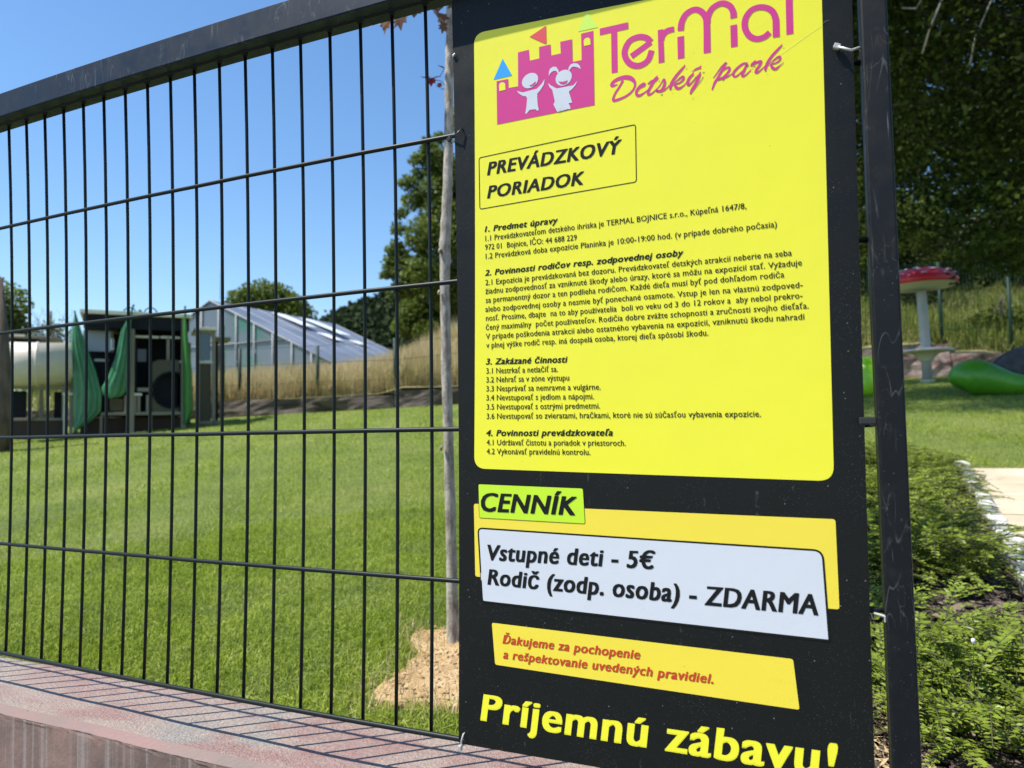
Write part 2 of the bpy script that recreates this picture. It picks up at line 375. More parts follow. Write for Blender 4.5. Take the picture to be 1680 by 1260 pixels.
# ---------------------------------------------------------------- bare soil round the young tree
def soil_r(a): return 1 + .16 * math.sin(a * 3 + 1) + .10 * math.sin(a * 5) + .06 * math.sin(a * 9 + 2)
SC = (.45, 1.0); SR = (.29, .25)
def in_soil(x, y, k=1.):
    a = np.arctan2((y - SC[1]) / SR[1], (x - SC[0]) / SR[0]); r = np.hypot((x - SC[0]) / SR[0], (y - SC[1]) / SR[1])
    return r < k * (1 + .16 * np.sin(a * 3 + 1) + .10 * np.sin(a * 5) + .06 * np.sin(a * 9 + 2))
def bare_soil():
    V = []; n = 120; R_ = 30
    for i in range(R_ + 1):
        for k in range(n):
            a = 2 * math.pi * k / n; r = i / R_ * soil_r(a) * 1.05; x = SC[0] + SR[0] * r * math.cos(a); y = SC[1] + SR[1] * r * math.sin(a)
            V.append((x, y, HL(y) + .012 + .008 * (1 - (i / R_) ** 2) - .03 * (i == R_) + rng.normal(0, .0022)))
    F = [(i * n + k, i * n + (k + 1) % n, (i + 1) * n + (k + 1) % n, (i + 1) * n + k) for i in range(R_) for k in range(n)]
    return tag(mesh_np('bare_soil', V, np.array(F), M_soil), kind='structure')
bare_soil()
def clods(name, n, fx, size, m, flat=.6, long_=1.):
    V = []; F = []
    base = [(1, 0, 0), (-1, 0, 0), (0, 1, 0), (0, -1, 0), (0, 0, 1), (0, 0, -1)]
    tri = [(0, 2, 4), (2, 1, 4), (1, 3, 4), (3, 0, 4), (2, 0, 5), (1, 2, 5), (3, 1, 5), (0, 3, 5)]
    for _ in range(n):
        x, y, z = fx(); s = size * random.uniform(.4, 1.5); a = random.uniform(0, 6.28); tl = random.uniform(-.5, .5)
        o = len(V)
        for b in base:
            q = Vector(b) * s * random.uniform(.6, 1.2); q.x *= long_; q.z *= flat
            q = Matrix.Rotation(a, 3, 'Z') @ Matrix.Rotation(tl, 3, 'Y') @ q; V.append((x + q.x, y + q.y, z + q.z))
        F += [tuple(o + t for t in f) for f in tri]
    return tag(mesh_np(name, V, np.array(F), m), kind='stuff')
def fsoil():
    while True:
        x = random.uniform(0, .85); y = random.uniform(.6, 1.4)
        if in_soil(np.array(x), np.array(y), .95): return x, y, HL(y) + .03
clods('soil_crumbs', 420, fsoil, .005, M_soil)

# ---------------------------------------------------------------- planted bed, kerb and slab path at the right
KX0, KY0, KX1, KY1 = 1.80, .9, 2.03, 4.21      # kerb centre line
def kerbx(y): return KX0 + (y - KY0) * (KX1 - KX0) / (KY1 - KY0)
grid_obj('planting_bed', np.linspace(1.08, 2.1, 50), np.linspace(.12, 4.2, 110), lambda X, Y: (1.08 + (X - 1.08) / 1.02 * (kerbx(Y) - 1.08), Y, HL(Y) + .012 + .008 * np.sin(X * 31) * np.sin(Y * 27)), M_mulch)
def fbed():
    y = random.uniform(.3, 4.15); return random.uniform(1.15, kerbx(y) + .0), y, HL(y) + .025
clods('bark_chips', 3600, fbed, .015, M_mulch, .35, 1.8)
M_chip = mat('pale bark chips', (.16, .12, .09), .85)
clods('pale_bark_chips', 600, fbed, .016, M_chip, .35, 1.6)
def fstraw():
    y = random.uniform(.55, 1.0); return random.uniform(1.2, 1.47), y, HL(y) + random.uniform(.018, .034)
clods('straw_chips', 900, fstraw, .004, M_straw, .25, 4.5)
kerb = bpy.data.objects.new('kerb', None); link(kerb); tag(kerb, kind='structure')
y = .2; k = 0
while y < 4.2:
    L = random.uniform(.22, .36); bm = bmesh.new()
    yc = y + L / 2
    M = Matrix.Translation((kerbx(yc) + random.uniform(-.008, .008), yc, HL(yc) + .03)) @ Matrix.Rotation(-math.atan((KX1 - KX0) / (KY1 - KY0)) + random.uniform(-.04, .04), 4, 'Z')
    box(bm, -.03, .03, -L / 2 + .004, L / 2 - .004, -.08, .025 + random.uniform(-.006, .006), .012, M)
    bm_obj('kerb_stone', bm, M_kerb, kerb); y += L
path = bpy.data.objects.new('slab_path', None); link(path); tag(path, kind='structure')
M_joint = mat('joint sand', (.20, .16, .11), .95)
rows = [4.21 - .41 * i for i in range(11)]
for i, yt in enumerate(rows[:-1]):
    y0 = rows[i + 1]; x = kerbx((yt + y0) / 2) + .035; off = [.0, .34, .62, .2][i % 4]; first = .33 + off * 1.2
    while x < 6:
        L = first if first else 1.2; first = 0; x1 = min(x + L, 6)
        bm = bmesh.new(); zc = HL((yt + y0) / 2) + random.uniform(-.002, .002)
        M = Matrix.Translation((0, (yt + y0) / 2, zc)) @ Matrix.Rotation(math.atan(SLOPE), 4, 'X')
        box(bm, x + .003, x1 - .003, -(yt - y0) / 2 + .003, (yt - y0) / 2 - .003, -.03, .016, .003, M)
        bm_obj('slab', bm, M_pave, path); x = x1
bm = bmesh.new(); yb = rows[-1]
M = Matrix.Translation((0, (4.21 + yb) / 2, HL((4.21 + yb) / 2))) @ Matrix.Rotation(math.atan(SLOPE), 4, 'X')
box(bm, kerbx(yb) + .0, 6, -(4.21 - yb) / 2, (4.21 - yb) / 2, -.02, .009, 0, M); bm_obj('joint_bed', bm, M_joint, path)

# ---------------------------------------------------------------- mesh fence with rail and post
def bow(s, z): return .0309612 * (s - .45) ** 2 + .0288397 * (s - .45) * (z - .5) - .0382288 * (z - .5) ** 2
def W(s, z, off=0.): return (s, bow(max(-.3, min(s, 1.45)), max(0, min(z, 1.0))) - off, z)
ROWS = [.03175, .21607, .4, .58521, .77222, .9560]
fence = thing('mesh_fence', 'dark green-black welded wire mesh fence with a flat steel top rail and an end post', 'fence')
def wire_v(k, s):
    tubes('vertical_wire', [([W(s, z) for z in np.linspace(.0305, .9575, 9)], .00235)], M_wire, fence, 7)
for k in range(-22, 27): wire_v(k, k * .05 + random.uniform(-.0003, .0003))
for j, z in enumerate(ROWS):
    r = .0030 if j else .0034
    pts = [W(s, z + random.uniform(-.0003, .0003), .0046) for s in np.linspace(-1.12, 1.345, 26)]
    pts += [W(1.362, z, -.004)]
    tubes('horizontal_wire', [(pts, r)], M_wire, fence, 8)
def rail():
    n = 40; xs = np.linspace(-1.6, 1.345, n); V = []; prof = [(-.030, .9535), (-.0285, .952), (.0205, .9590), (.022, .9605), (.022, .9925), (.0205, .994), (-.0285, .994), (-.030, .9925)]
    m = len(prof)
    for x in xs:
        yb = bow(max(-.3, min(x, 1.4)), .97)
        for a, b in prof: V.append((x, yb + a, b))
    F = [(i * m + k, i * m + (k + 1) % m, (i + 1) * m + (k + 1) % m, (i + 1) * m + k) for i in range(n - 1) for k in range(m)]
    return mesh_np('top_rail', V, np.array(F), M_rail, fence)
rail()
# small weld tabs where each upright meets the rail
wt = []
for k in range(-22, 27):
    s = k * .05; wt.append(([W(s, .9515), W(s, .960)], .0042))
tubes('weld_caps', wt, M_wire, fence, 6)['kind'] = 'stuff'
def post():
    bm = bmesh.new()
    box(bm, -.0122, .0122, -.024, .022, -1.15, .917, .0022)
    ob = bm_obj('end_post', bm, M_post, fence)
    ob.matrix_world = Matrix.Translation((1.3612, .0055, .077)) @ Matrix.Rotation(math.atan2(.0063, .752), 4, 'Y') @ Matrix.Rotation(-.028, 4, 'X')
post()
box_obj('mesh_clip', M_cableb, fence, 1.336, 1.352, -.004, .004, .397, .4045, .0015, None)
# ---------------------------------------------------------------- notice board (coordinates in mm on the sheet: across, up)
notice = thing('notice_board', 'tall black notice board with yellow rules panel and price list, cable-tied to the mesh fence', 'sign')
def flat(name, pts, off, m, parent=notice, thick=0., res=14):
    """polygon on the sheet, following its slight bow; pts in mm"""
    bm = bmesh.new(); vs = [bm.verts.new((p[0] / 1000, 0, p[1] / 1000)) for p in pts]; bm.faces.new(vs)
    x0 = min(p[0] for p in pts); x1 = max(p[0] for p in pts); z0 = min(p[1] for p in pts); z1 = max(p[1] for p in pts)
    if x1 - x0 > 60:
        for x in np.arange(math.ceil(x0 / 50) * 50, x1, 50):
            bmesh.ops.bisect_plane(bm, geom=bm.verts[:] + bm.edges[:] + bm.faces[:], plane_co=(x / 1000, 0, 0), plane_no=(1, 0, 0))
        for z in np.arange(math.ceil(z0 / 50) * 50, z1, 50):
            bmesh.ops.bisect_plane(bm, geom=bm.verts[:] + bm.edges[:] + bm.faces[:], plane_co=(0, 0, z / 1000), plane_no=(0, 0, 1))
    bmesh.ops.triangulate(bm, faces=bm.faces[:])
    if thick:
        r = bmesh.ops.extrude_face_region(bm, geom=bm.faces[:]); bmesh.ops.translate(bm, verts=[v for v in r['geom'] if isinstance(v, bmesh.types.BMVert)], vec=(0, thick, 0))
    for v in bm.verts:
        t = v.co.y; q = W(v.co.x, v.co.z, off); v.co = (q[0], q[1] + t, q[2])
    bmesh.ops.recalc_face_normals(bm, faces=bm.faces[:])
    if not thick:
        for f in bm.faces:
            if f.normal.y > 0: f.normal_flip()
    me = bpy.data.meshes.new(name); bm.to_mesh(me); bm.free(); me.materials.append(m)
    return link(bpy.data.objects.new(name, me), parent)
def rounded(pts, r, n=7):
    out = []; N = len(pts)
    rr = r if hasattr(r, '__len__') else [r] * N
    for i in range(N):
        p = Vector(pts[i]); a = (Vector(pts[i - 1]) - p).normalized(); b = (Vector(pts[(i + 1) % N]) - p).normalized()
        if rr[i] <= 0: out.append(tuple(p)); continue
        for k in range(n + 1):
            t = k / n; out.append(tuple(p + a * rr[i] * (1 - t) ** 2 + b * rr[i] * t ** 2))
    return out
def ring(name, pts, wd, off, m):
    """outline strip of a closed mm polygon"""
    Q = []
    for i in range(len(pts)):
        a, b = Vector(pts[i]), Vector(pts[(i + 1) % len(pts)]); k = max(1, int((b - a).length / 20)); Q += [tuple(a.lerp(b, j / k)) for j in range(k)]
    pts = Q; N = len(pts); V = []; F = []
    c = Vector((sum(p[0] for p in pts) / N, sum(p[1] for p in pts) / N))
    for i in range(N):
        p = Vector(pts[i]); t = (Vector(pts[(i + 1) % N]) - Vector(pts[i - 1])).normalized(); nrm = Vector((t.y, -t.x))
        if (p - c).dot(nrm) < 0: nrm = -nrm
        for q in (p - nrm * wd / 2, p + nrm * wd / 2): V.append(W(q.x / 1000, q.y / 1000, off))
    F = [(2 * i, 2 * i + 1, (2 * i + 3) % (2 * N), (2 * i + 2) % (2 * N)) for i in range(N)]
    me = bpy.data.meshes.new(name); me.from_pydata(V, [], F); me.materials.append(m)
    return link(bpy.data.objects.new(name, me), notice)
O0, O1, O2, O3, O4 = .0100, .01025, .0105, .01075, .0110
blk = [(892.93,29.38),(1334.2,29.46),(1349.82,858.29),(893.72,950.62)]
# sheet outline: straight sides, rounded upper corners
flat('backing_sheet', rounded(blk, [4, 4, 14, 14]), O0, M_board, thick=.0035)
ylw = [(914.19,352.21),(1311.18,340.89),(1321.69,878.4),(923.61,894.07)]
flat('rules_panel', rounded([ylw[0], ylw[1], ylw[2], ylw[3]], 15), O1, M_yel)
ring('heading_frame', rounded([(926.29,670.66),(1120.9,676.45),(1121.94,742.95),(926.51,735.33)], 3.2), 1.0, O2, M_ink)
pp = rounded([(914.92,223.91),(1310.72,215.48),(1310.84,303.27),(913.4,309.99)], 3)
flat('price_backing', pp, O1, M_och)
wp = rounded([(924.31,195.52),(1300.35,184.82),(1297.7,271.94),(918.97,281.1)], [3, 2, 9, 6])
ring('price_outline', wp, 2.0, O2 + .00002, M_ink)
flat('price_panel', wp, O2, M_wht)
cp = rounded([(920.95,293.66),(1052.22,290.9),(1050.37,330.04),(919.95,333.29)], 2)
ring('price_tab_outline', cp, 1.0, O2 + .00004, M_ink)
flat('price_tab', cp, O2 + .00006, M_lime)
flat('thanks_panel', rounded([(940.6,124.62),(1270.25,115.62),(1266.13,163.88),(936.4,171.92)], 2.5), O1, M_och)

# lettering: built-in font, each line mapped on its base line
def text_mesh(txt, bold, shear, res=3, sp=1.):
    cu = bpy.data.curves.new('lettering', 'FONT'); cu.body = txt; cu.offset = bold; cu.shear = shear; cu.resolution_u = res; cu.size = 1; cu.space_character = sp
    ob = bpy.data.objects.new('lettering', cu); COL.objects.link(ob)
    dg = bpy.context.evaluated_depsgraph_get(); dg.update(); me = bpy.data.meshes.new_from_object(ob.evaluated_get(dg))
    bpy.data.objects.remove(ob); return me
_h = text_mesh('H', 0, 0); CAPH = max(v.co.y for v in _h.vertices)
_h = text_mesh('x', 0, 0); XH = max(v.co.y for v in _h.vertices) / CAPH
def line(txt, L, name='lettering', m=None, bold=0., shear=0., off=O2, res=3):
    s0, z0, h0, s1, z1, h1 = L
    me = text_mesh(txt, 0, shear, res, 1 + bold * 1.5); n = len(me.vertices); co = np.zeros(n * 3); me.vertices.foreach_get('co', co); co = co.reshape(-1, 3)
    co[:, 1] = np.interp(co[:, 1] / CAPH, [-.4, 0, XH, 1.0, 1.6], [-.42, 0, XH * 1.10, 1.0, 1.58]) * CAPH
    x0, x1 = co[:, 0].min(), co[:, 0].max(); t = (co[:, 0] - x0) / (x1 - x0); hh = co[:, 1] / CAPH * (h0 + (h1 - h0) * t)
    s = (s0 + (s1 - s0) * t) / 1000; z = (z0 + (z1 - z0) * t + hh) / 1000
    if bold:      # heavier strokes: the same outline repeated, each copy shifted a hair sideways and lifted a few microns
        tr = [list(p.vertices) for p in me.polygons]; b = bold * (abs(h0) + abs(h1)) / 2 / CAPH / 1000 * .75; SS = []; ZZ = []; OO = []; F = []
        for k in (range(9) if bold > .02 else (3, 4, 5)):
            dx, dz = ((k % 3) - 1) * b * .88, ((k // 3) - 1) * b * .38; o_ = len(SS) * n
            SS.append(s + dx); ZZ.append(z + dz); OO.append(np.full(n, off + k * 2e-5)); F += [tuple(v + o_ for v in q) for q in tr]
        s, z, oo = np.concatenate(SS), np.concatenate(ZZ), np.concatenate(OO); me = bpy.data.meshes.new(name); me.from_pydata([W(*q) for q in zip(s, z, oo)], [], F)
    else:
        V = np.array([W(a, b_, off) for a, b_ in zip(s, z)]); me.vertices.foreach_set('co', V.ravel())
    me.update()
    me.materials.clear(); me.materials.append(m or M_ink); me.name = name
    return link(bpy.data.objects.new(name, me), notice)
B1, SH = .050, .22
line('PREVÁDZKOVÝ', (937.7,711.71,15.63,1105.15,712.58,15.64), 'heading_lettering', bold=B1, shear=SH)
line('PORIADOK', (937.08,682.93,14.84,1059.63,682.52,15.17), 'heading_lettering', bold=B1, shear=SH)
for t, L in (('1. Predmet úpravy', (932.55,641.4,6.83,1026.55,640.63,7)), ('2. Povinnosti rodičov resp. zodpovednej osoby', (931.96,587.03,6.79,1170.22,586.12,6.8)),
             ('3. Zakázané činnosti', (931.5,477.79,7.14,1034.86,474.98,7.1)), ('4. Povinnosti prevádzkovateľa', (930.87,391.3,7.04,1086.23,389.5,6.97))):
    line(t, L, 'rule_heading', bold=B1, shear=SH)
for t, L in (
    ('1.1 Prevádzkovateľom detského ihriska je TERMAL BOJNICE s.r.o., Kúpeľná 1647/8,', (933.15,629.78,6.37,1237.87,630.11,6.03)),
    ('972 01  Bojnice, IČO: 44 688 229', (932.53,618.92,6.36,1049.43,617.58,6.27)),
    ('1.2 Prevádzková doba expozície Planinka je 10:00-19:00 hod. (v prípade dobrého počasia)', (933.15,607.71,6.35,1267.55,606.51,6)),
    ('2.1 Expozícia je prevádzkovaná bez dozoru. Prevádzkovateľ detských atrakcií neberie na seba', (932.17,575.16,6.33,1280.93,574.47,5.93)),
    ('žiadnu zodpovednosť za vzniknuté škody alebo úrazy, ktoré sa môžu na expozícií stať. Vyžaduje', (931.98,564.39,6.32,1290.25,563.13,5.89)),
    ('sa permanentný dozor a ten podlieha rodičom. Každé dieťa musí byť pod dohľadom rodiča', (932.21,553.38,6.31,1272.75,552.2,5.93)),
    ('alebo zodpovednej osoby a nesmie byť ponechané osamote. Vstup je len na vlastnú zodpoved-', (931.63,542.31,6.3,1290.02,539.8,5.87)),
    ('nosť. Prosíme, dbajte  na to aby používatelia  boli vo veku od 3 do 12 rokov a  aby nebol prekro-', (932.11,531.24,6.29,1289.45,528.59,5.86)),
    ('čený maximálny  počet používateľov. Rodičia dobre zvážte schopnosti a zručnosti svojho dieťaťa.', (931.94,520.01,6.28,1294.88,517.57,5.83)),
    ('V prípade poškodenia atrakcií alebo ostatného vybavenia na expozícií, vzniknutú škodu nahradí', (931.77,508.87,6.28,1290.77,506.43,5.83)),
    ('v plnej výške rodič resp. iná dospelá osoba, ktorej dieťa spôsobí škodu.', (932.18,497.95,6.26,1193.85,495.93,5.97)),
    ('3.1 Nestrkať a netlačiť sa.', (931.75,466.7,6.39,1022.92,464.68,6.27)),
    ('3.2 Nehrať sa v zóne výstupu', (931.61,455.88,6.38,1036.43,453.91,6.23)),
    ('3.3 Nesprávať sa nemravne a vulgárne.', (931.48,445.07,6.36,1073.58,441.83,6.18)),
    ('3.4 Nevstupovať s jedlom a nápojmi.', (931.35,434.13,6.35,1065.58,431.35,6.19)),
    ('3.5 Nevstupovať s ostrými predmetmi.', (931.62,423.05,6.34,1072.47,420.45,6.16)),
    ('3.6 Nevstupovať so zvieratami, hračkami, ktoré nie sú súčasťou vybavenia expozície.', (931.49,411.79,6.33,1244.32,407.02,5.92)),
    ('4.1 Udržiavať čistotu a poriadok v priestoroch.', (931.16,380.23,6.3,1100.94,377.98,6.1)),
    ('4.2 Vykonávať pravidelnú kontrolu.', (931.05,369.49,6.28,1059.99,368.05,6.13))):
    line(t, (L[0], L[1], L[2] * 1.05, L[3], L[4], L[5] * 1.05), 'rule_text', bold=.016, res=2)
line('CENNÍK', (924.13,301.6,21.38,1042.25,300.13,20.24), 'price_lettering', bold=B1 + .004, shear=SH, off=O3 + .0001)
line('Vstupné deti - 5€', (932.13,244.38,17.48,1130.41,244.89,18.18), 'price_lettering', bold=B1, shear=SH * .7, off=O3)
line('Rodič (zodp. osoba) - ZDARMA', (932,215.99,17.37,1290.39,208.7,19.59), 'price_lettering', bold=B1, shear=SH * .7, off=O3)
line('Ďakujeme za pochopenie', (950.58,149.78,9.12,1111.76,148.34,9.26), 'thanks_lettering', m=M_redink, bold=B1, shear=SH)
line('a rešpektovanie uvedených pravidiel.', (951.3,132.91,9.08,1187.77,131.6,9.18), 'thanks_lettering', m=M_redink, bold=B1, shear=SH)
line('Príjemnú zábavu!', (923.16,60.11,28.81,1302.03,56.7,30.49), 'greeting_lettering', m=M_yel, bold=B1 + .004, shear=.12, off=O1, res=6)

# logo: castle, two dancing children, hand-drawn names
logo = flat('castle_emblem', [(951.89,772.93),(952.5,827.26),(967.92,827.07),(968.07,815.85),(980.69,815.38),(981.55,857.32),(995.73,857.72),(996.38,844.05),(1008.73,844.17),(1008.84,858.18),(1023.41,858.29),(1023.74,844.55),(1035.79,844.54),(1035.49,858.78),(1050.29,858.63),(1050.18,831.19),(1061.1,831.15),(1061.36,862.93),(1076.12,863.13),(1074.96,774.34)], O2, M_mag)
for pts in ([(956.03,814),(955.76,821.5),(957.22,823.98),(959.54,824.39),(962.14,823.72),(963.94,821.76),(964.2,814.14)], [(1064.55,847.08),(1064.32,853.57),(1065.8,855.77),(1068.49,856.44),(1070.99,855.61),(1072.32,853.22),(1072.41,847.05)]):
    flat('tower_window', pts, O3, M_yel, logo)
flat('tower_roof', [(948.37,829.85),(973.2,830.36),(961.42,853.91)], O2, M_blue, logo)
flat('tower_roof', [(1057.5,866.18),(1081.79,866.03),(1069.21,888.49)], O2, M_lgreen, logo)
flat('flag', [(1016.14,860.46),(1018.49,860.37),(1018.55,882.22),(1016.92,881.74),(996.93,873.32),(1016.17,866.6)], O2, M_redf, logo)
def ell(c, r, a=0, n=28, z=(0, 360)):
    out = []
    for k in range(n):
        t = math.radians(z[0] + (z[1] - z[0]) * k / n); out.append((c[0] + r[0] * math.cos(t), c[1] + r[1] * math.sin(t)))
    return out
def head(px, off=O3):
    (cx, cz), (ex, ez), (tx, tz) = px; return [(cx + (ex - cx) * math.cos(t) + (tx - cx) * math.sin(t), cz + (ez - cz) * math.cos(t) + (tz - cz) * math.sin(t)) for t in np.linspace(0, 2 * math.pi, 30)[:-1]]
boy = flat('child_figure', [(979.04,810.07),(982.32,808.28),(986.79,806.4),(992.04,805.95),(998.01,805.93),(1004.74,807.48),(1010.32,811.67),(1015.04,817.29),(1013.68,810.72),(1009.1,804.77),(1005.32,801.51),(1004.56,795.37),(1005.25,788.09),(1006.54,781),(1004.74,780.05),(1002.29,782.65),(999.02,788.12),(994.86,783.17),(990.57,779.08),(989.09,779.93),(990.62,786.54),(992.74,793.32),(992.33,800.29),(986.67,801.95),(981.95,805.75)], O3, M_wht, logo)
flat('child_head', head([(996.29,819.19),(1006.7,819.25),(997.14,828.36)]), O3, M_wht, logo)
flat('smile', [(994.78,813.32),(998.97,813.92),(1003.52,817.03),(1003,814.27),(1000.42,812.2),(997.43,812.07)], O4, M_mag, logo)
girl = flat('child_figure', [(1018.85,811.69),(1023.11,807.43),(1029.52,802.91),(1035.97,800.94),(1043.85,800.25),(1050.34,802.77),(1055.15,807),(1052.74,802.29),(1048.36,798.24),(1044.45,796.19),(1044.04,792.05),(1046.03,786.76),(1048.32,782.11),(1043.76,782.27),(1045.9,776.96),(1045.69,774.75),(1043.84,774.95),(1041.8,778.42),(1039,781.05),(1035.43,781.72),(1032.91,779.37),(1030.45,774.04),(1029.46,774.65),(1029.25,782.74),(1024.94,784.39),(1027.68,788.83),(1029.55,793.43),(1029.97,798.29),(1025.11,801.08),(1020.88,806.16)], O3, M_wht, logo)
flat('child_head', head([(1038.65,814.1),(1048.67,814.06),(1039.21,823.59)]), O3, M_wht, logo)
flat('smile', [(1031.92,810.93),(1037.65,809.36),(1043.7,810.13),(1041.89,806.83),(1038.28,806.13),(1034.71,807.4)], O4, M_mag, logo)
flat('pigtail', [(1020.11,820.11),(1020.54,825),(1022.25,828.64),(1025.65,830.07),(1029.56,829.4),(1031.91,825.51),(1033.23,821.28),(1031.77,820.73),(1029.7,824.27),(1026.09,825.01),(1022.83,823.4)], O3, M_wht, logo)
flat('pigtail', [(1044.48,822.09),(1045.45,825.83),(1047.81,828.44),(1051.54,829.22),(1056.05,827.72),(1058.78,824.48),(1059.78,820.22),(1056.19,823.2),(1051.71,825.1),(1048.56,824.63),(1045.61,821.57)], O3, M_wht, logo)
def cr(P, n=7):
    P = [np.array(p, float) for p in P]; Q = [2 * P[0] - P[1]] + P + [2 * P[-1] - P[-2]]; out = []
    for i in range(1, len(Q) - 2):
        for k in range(n):
            t = k / n; a, b, c, d = Q[i - 1:i + 3]
            out.append(.5 * ((2 * b) + (c - a) * t + (2 * a - 5 * b + 4 * c - d) * t * t + (3 * b - a - 3 * c + d) * t ** 3))
    out.append(P[-1]); return out
def strokes(name, lst, m, off, smooth=True, cap=True, parent=notice):
    V = []; F = []; lev = 0
    for P in lst:
        Q = cr(P) if smooth and len(P) > 2 else [np.array(p, float) for p in P]
        L = []; R_ = []
        for i, q in enumerate(Q):
            d = Q[min(i + 1, len(Q) - 1)][:2] - Q[max(i - 1, 0)][:2]; d = d / (np.hypot(*d) + 1e-9); nv = np.array((-d[1], d[0])); h = max(q[2], .4) / 2
            L.append(q[:2] + nv * h); R_.append(q[:2] - nv * h)
        if cap:
            for end, sg in ((0, -1), (-1, 1)):
                lev += 1; q = Q[end]; h = max(q[2], .4) / 2; o = len(V)
                V += [W((q[0] + h * math.cos(a)) / 1000, (q[1] + h * math.sin(a)) / 1000, off + lev * 3e-6) for a in np.linspace(0, 2 * math.pi, 13)[:-1]]; F.append(tuple(range(o, o + 12)))
        for i in range(len(Q) - 1):
            lev += 1; o = len(V)
            V += [W(p[0] / 1000, p[1] / 1000, off + (lev % 2) * 2e-6 + lev * 2e-7) for p in (L[i], L[i + 1], R_[i + 1], R_[i])]; F.append((o, o + 1, o + 2, o + 3))
        lev += 3
    me = bpy.data.meshes.new(name); me.from_pydata(V, [], F); me.materials.append(m)
    return link(bpy.data.objects.new(name, me), parent)
A_ = lambda pts: pts
# straight strokes and arcs of the geometric name
geo = [[(1083.82,860.01,1.38),(1117.28,860.09,1.34)], [(1100.68,858.04,7.05),(1099.78,808.04,7.04)]]
geo[0] = [(p[0], p[1], 8.0) for p in geo[0]]
e_ = [(1119.58,823.16,6.92),(1142.52,835.13,6.78),(1138.22,840.41,6.81),(1131.97,843.55,6.85),(1125.33,843.92,6.89),(1118.57,841.71,6.93),(1114.08,836.1,6.96),(1111.96,829.01,6.97),(1113.86,820.8,6.95),(1119.02,814.12,6.92),(1125.85,810.8,6.88),(1132.91,811.39,6.83),(1138.98,815.56,6.8),(1142.98,825.28,6.78)]
r_ = [(1153.65,847.16,6.2),(1153.52,808.76,6.45)]
r2 = [(1154.05,834.16,6.31),(1155.63,839.84,6.85),(1160.72,843.86,6.82),(1168.68,844.52,6.23)]
m1 = [(1175.54,834.46,7.26),(1175.21,809.14,7.25)]
m2 = [(1175.77,840.95,6.99),(1177.32,850.41,6.99),(1182.33,858.5,6.96),(1191.18,861.7,6.64),(1198.39,858.05,6.59),(1203.14,850.2,6.82),(1204.13,840.84,7.21),(1203.41,809.72,7.59)]
m3 = [(1204.6,842.84,7.07),(1205.82,850.99,6.81),(1210.98,858.93,6.52),(1220.26,862.08,6.46),(1228.54,857.63,6.41),(1232.25,849.82,6.64),(1232.62,842.65,6.89)]
m4 = [(1232.33,834.95,7.02),(1232.06,810.35,7.01)]
a1 = [(1268.64,818.66,6.16),(1263.14,814.95,6.19),(1255.59,814.25,6.24),(1249.18,817.98,6.53),(1245,824.81,6.55),(1243.64,832.7,6.57),(1245.48,840.84,6.56),(1251.18,847.26,6.28),(1259.44,848.65,6.23),(1267.46,845.7,6.18),(1272.83,839.82,6.39),(1275.11,831.8,6.62),(1275.21,824.97,6.74),(1274.95,812.11,6.86)]
l1 = [(1289.76,878,6.67),(1288.58,812.14,6.89)]
strokes('brand_lettering', [geo[0], geo[1]], M_mag, O2, False, False)
strokes('brand_lettering', [e_[:2]], M_mag, O2, False, False); strokes('brand_lettering', [e_[1:]], M_mag, O2 + 5e-5, True, False)
strokes('brand_lettering', [r_], M_mag, O2, False, False); strokes('brand_lettering', [r2], M_mag, O2 + 5e-5, True, False)
for q in (m1, m4, l1): strokes('brand_lettering', [q], M_mag, O2, False, False)
for i, q in enumerate((m2, m3, a1)): strokes('brand_lettering', [q], M_mag, O2 + 5e-5 + i * 3e-5, True, False)
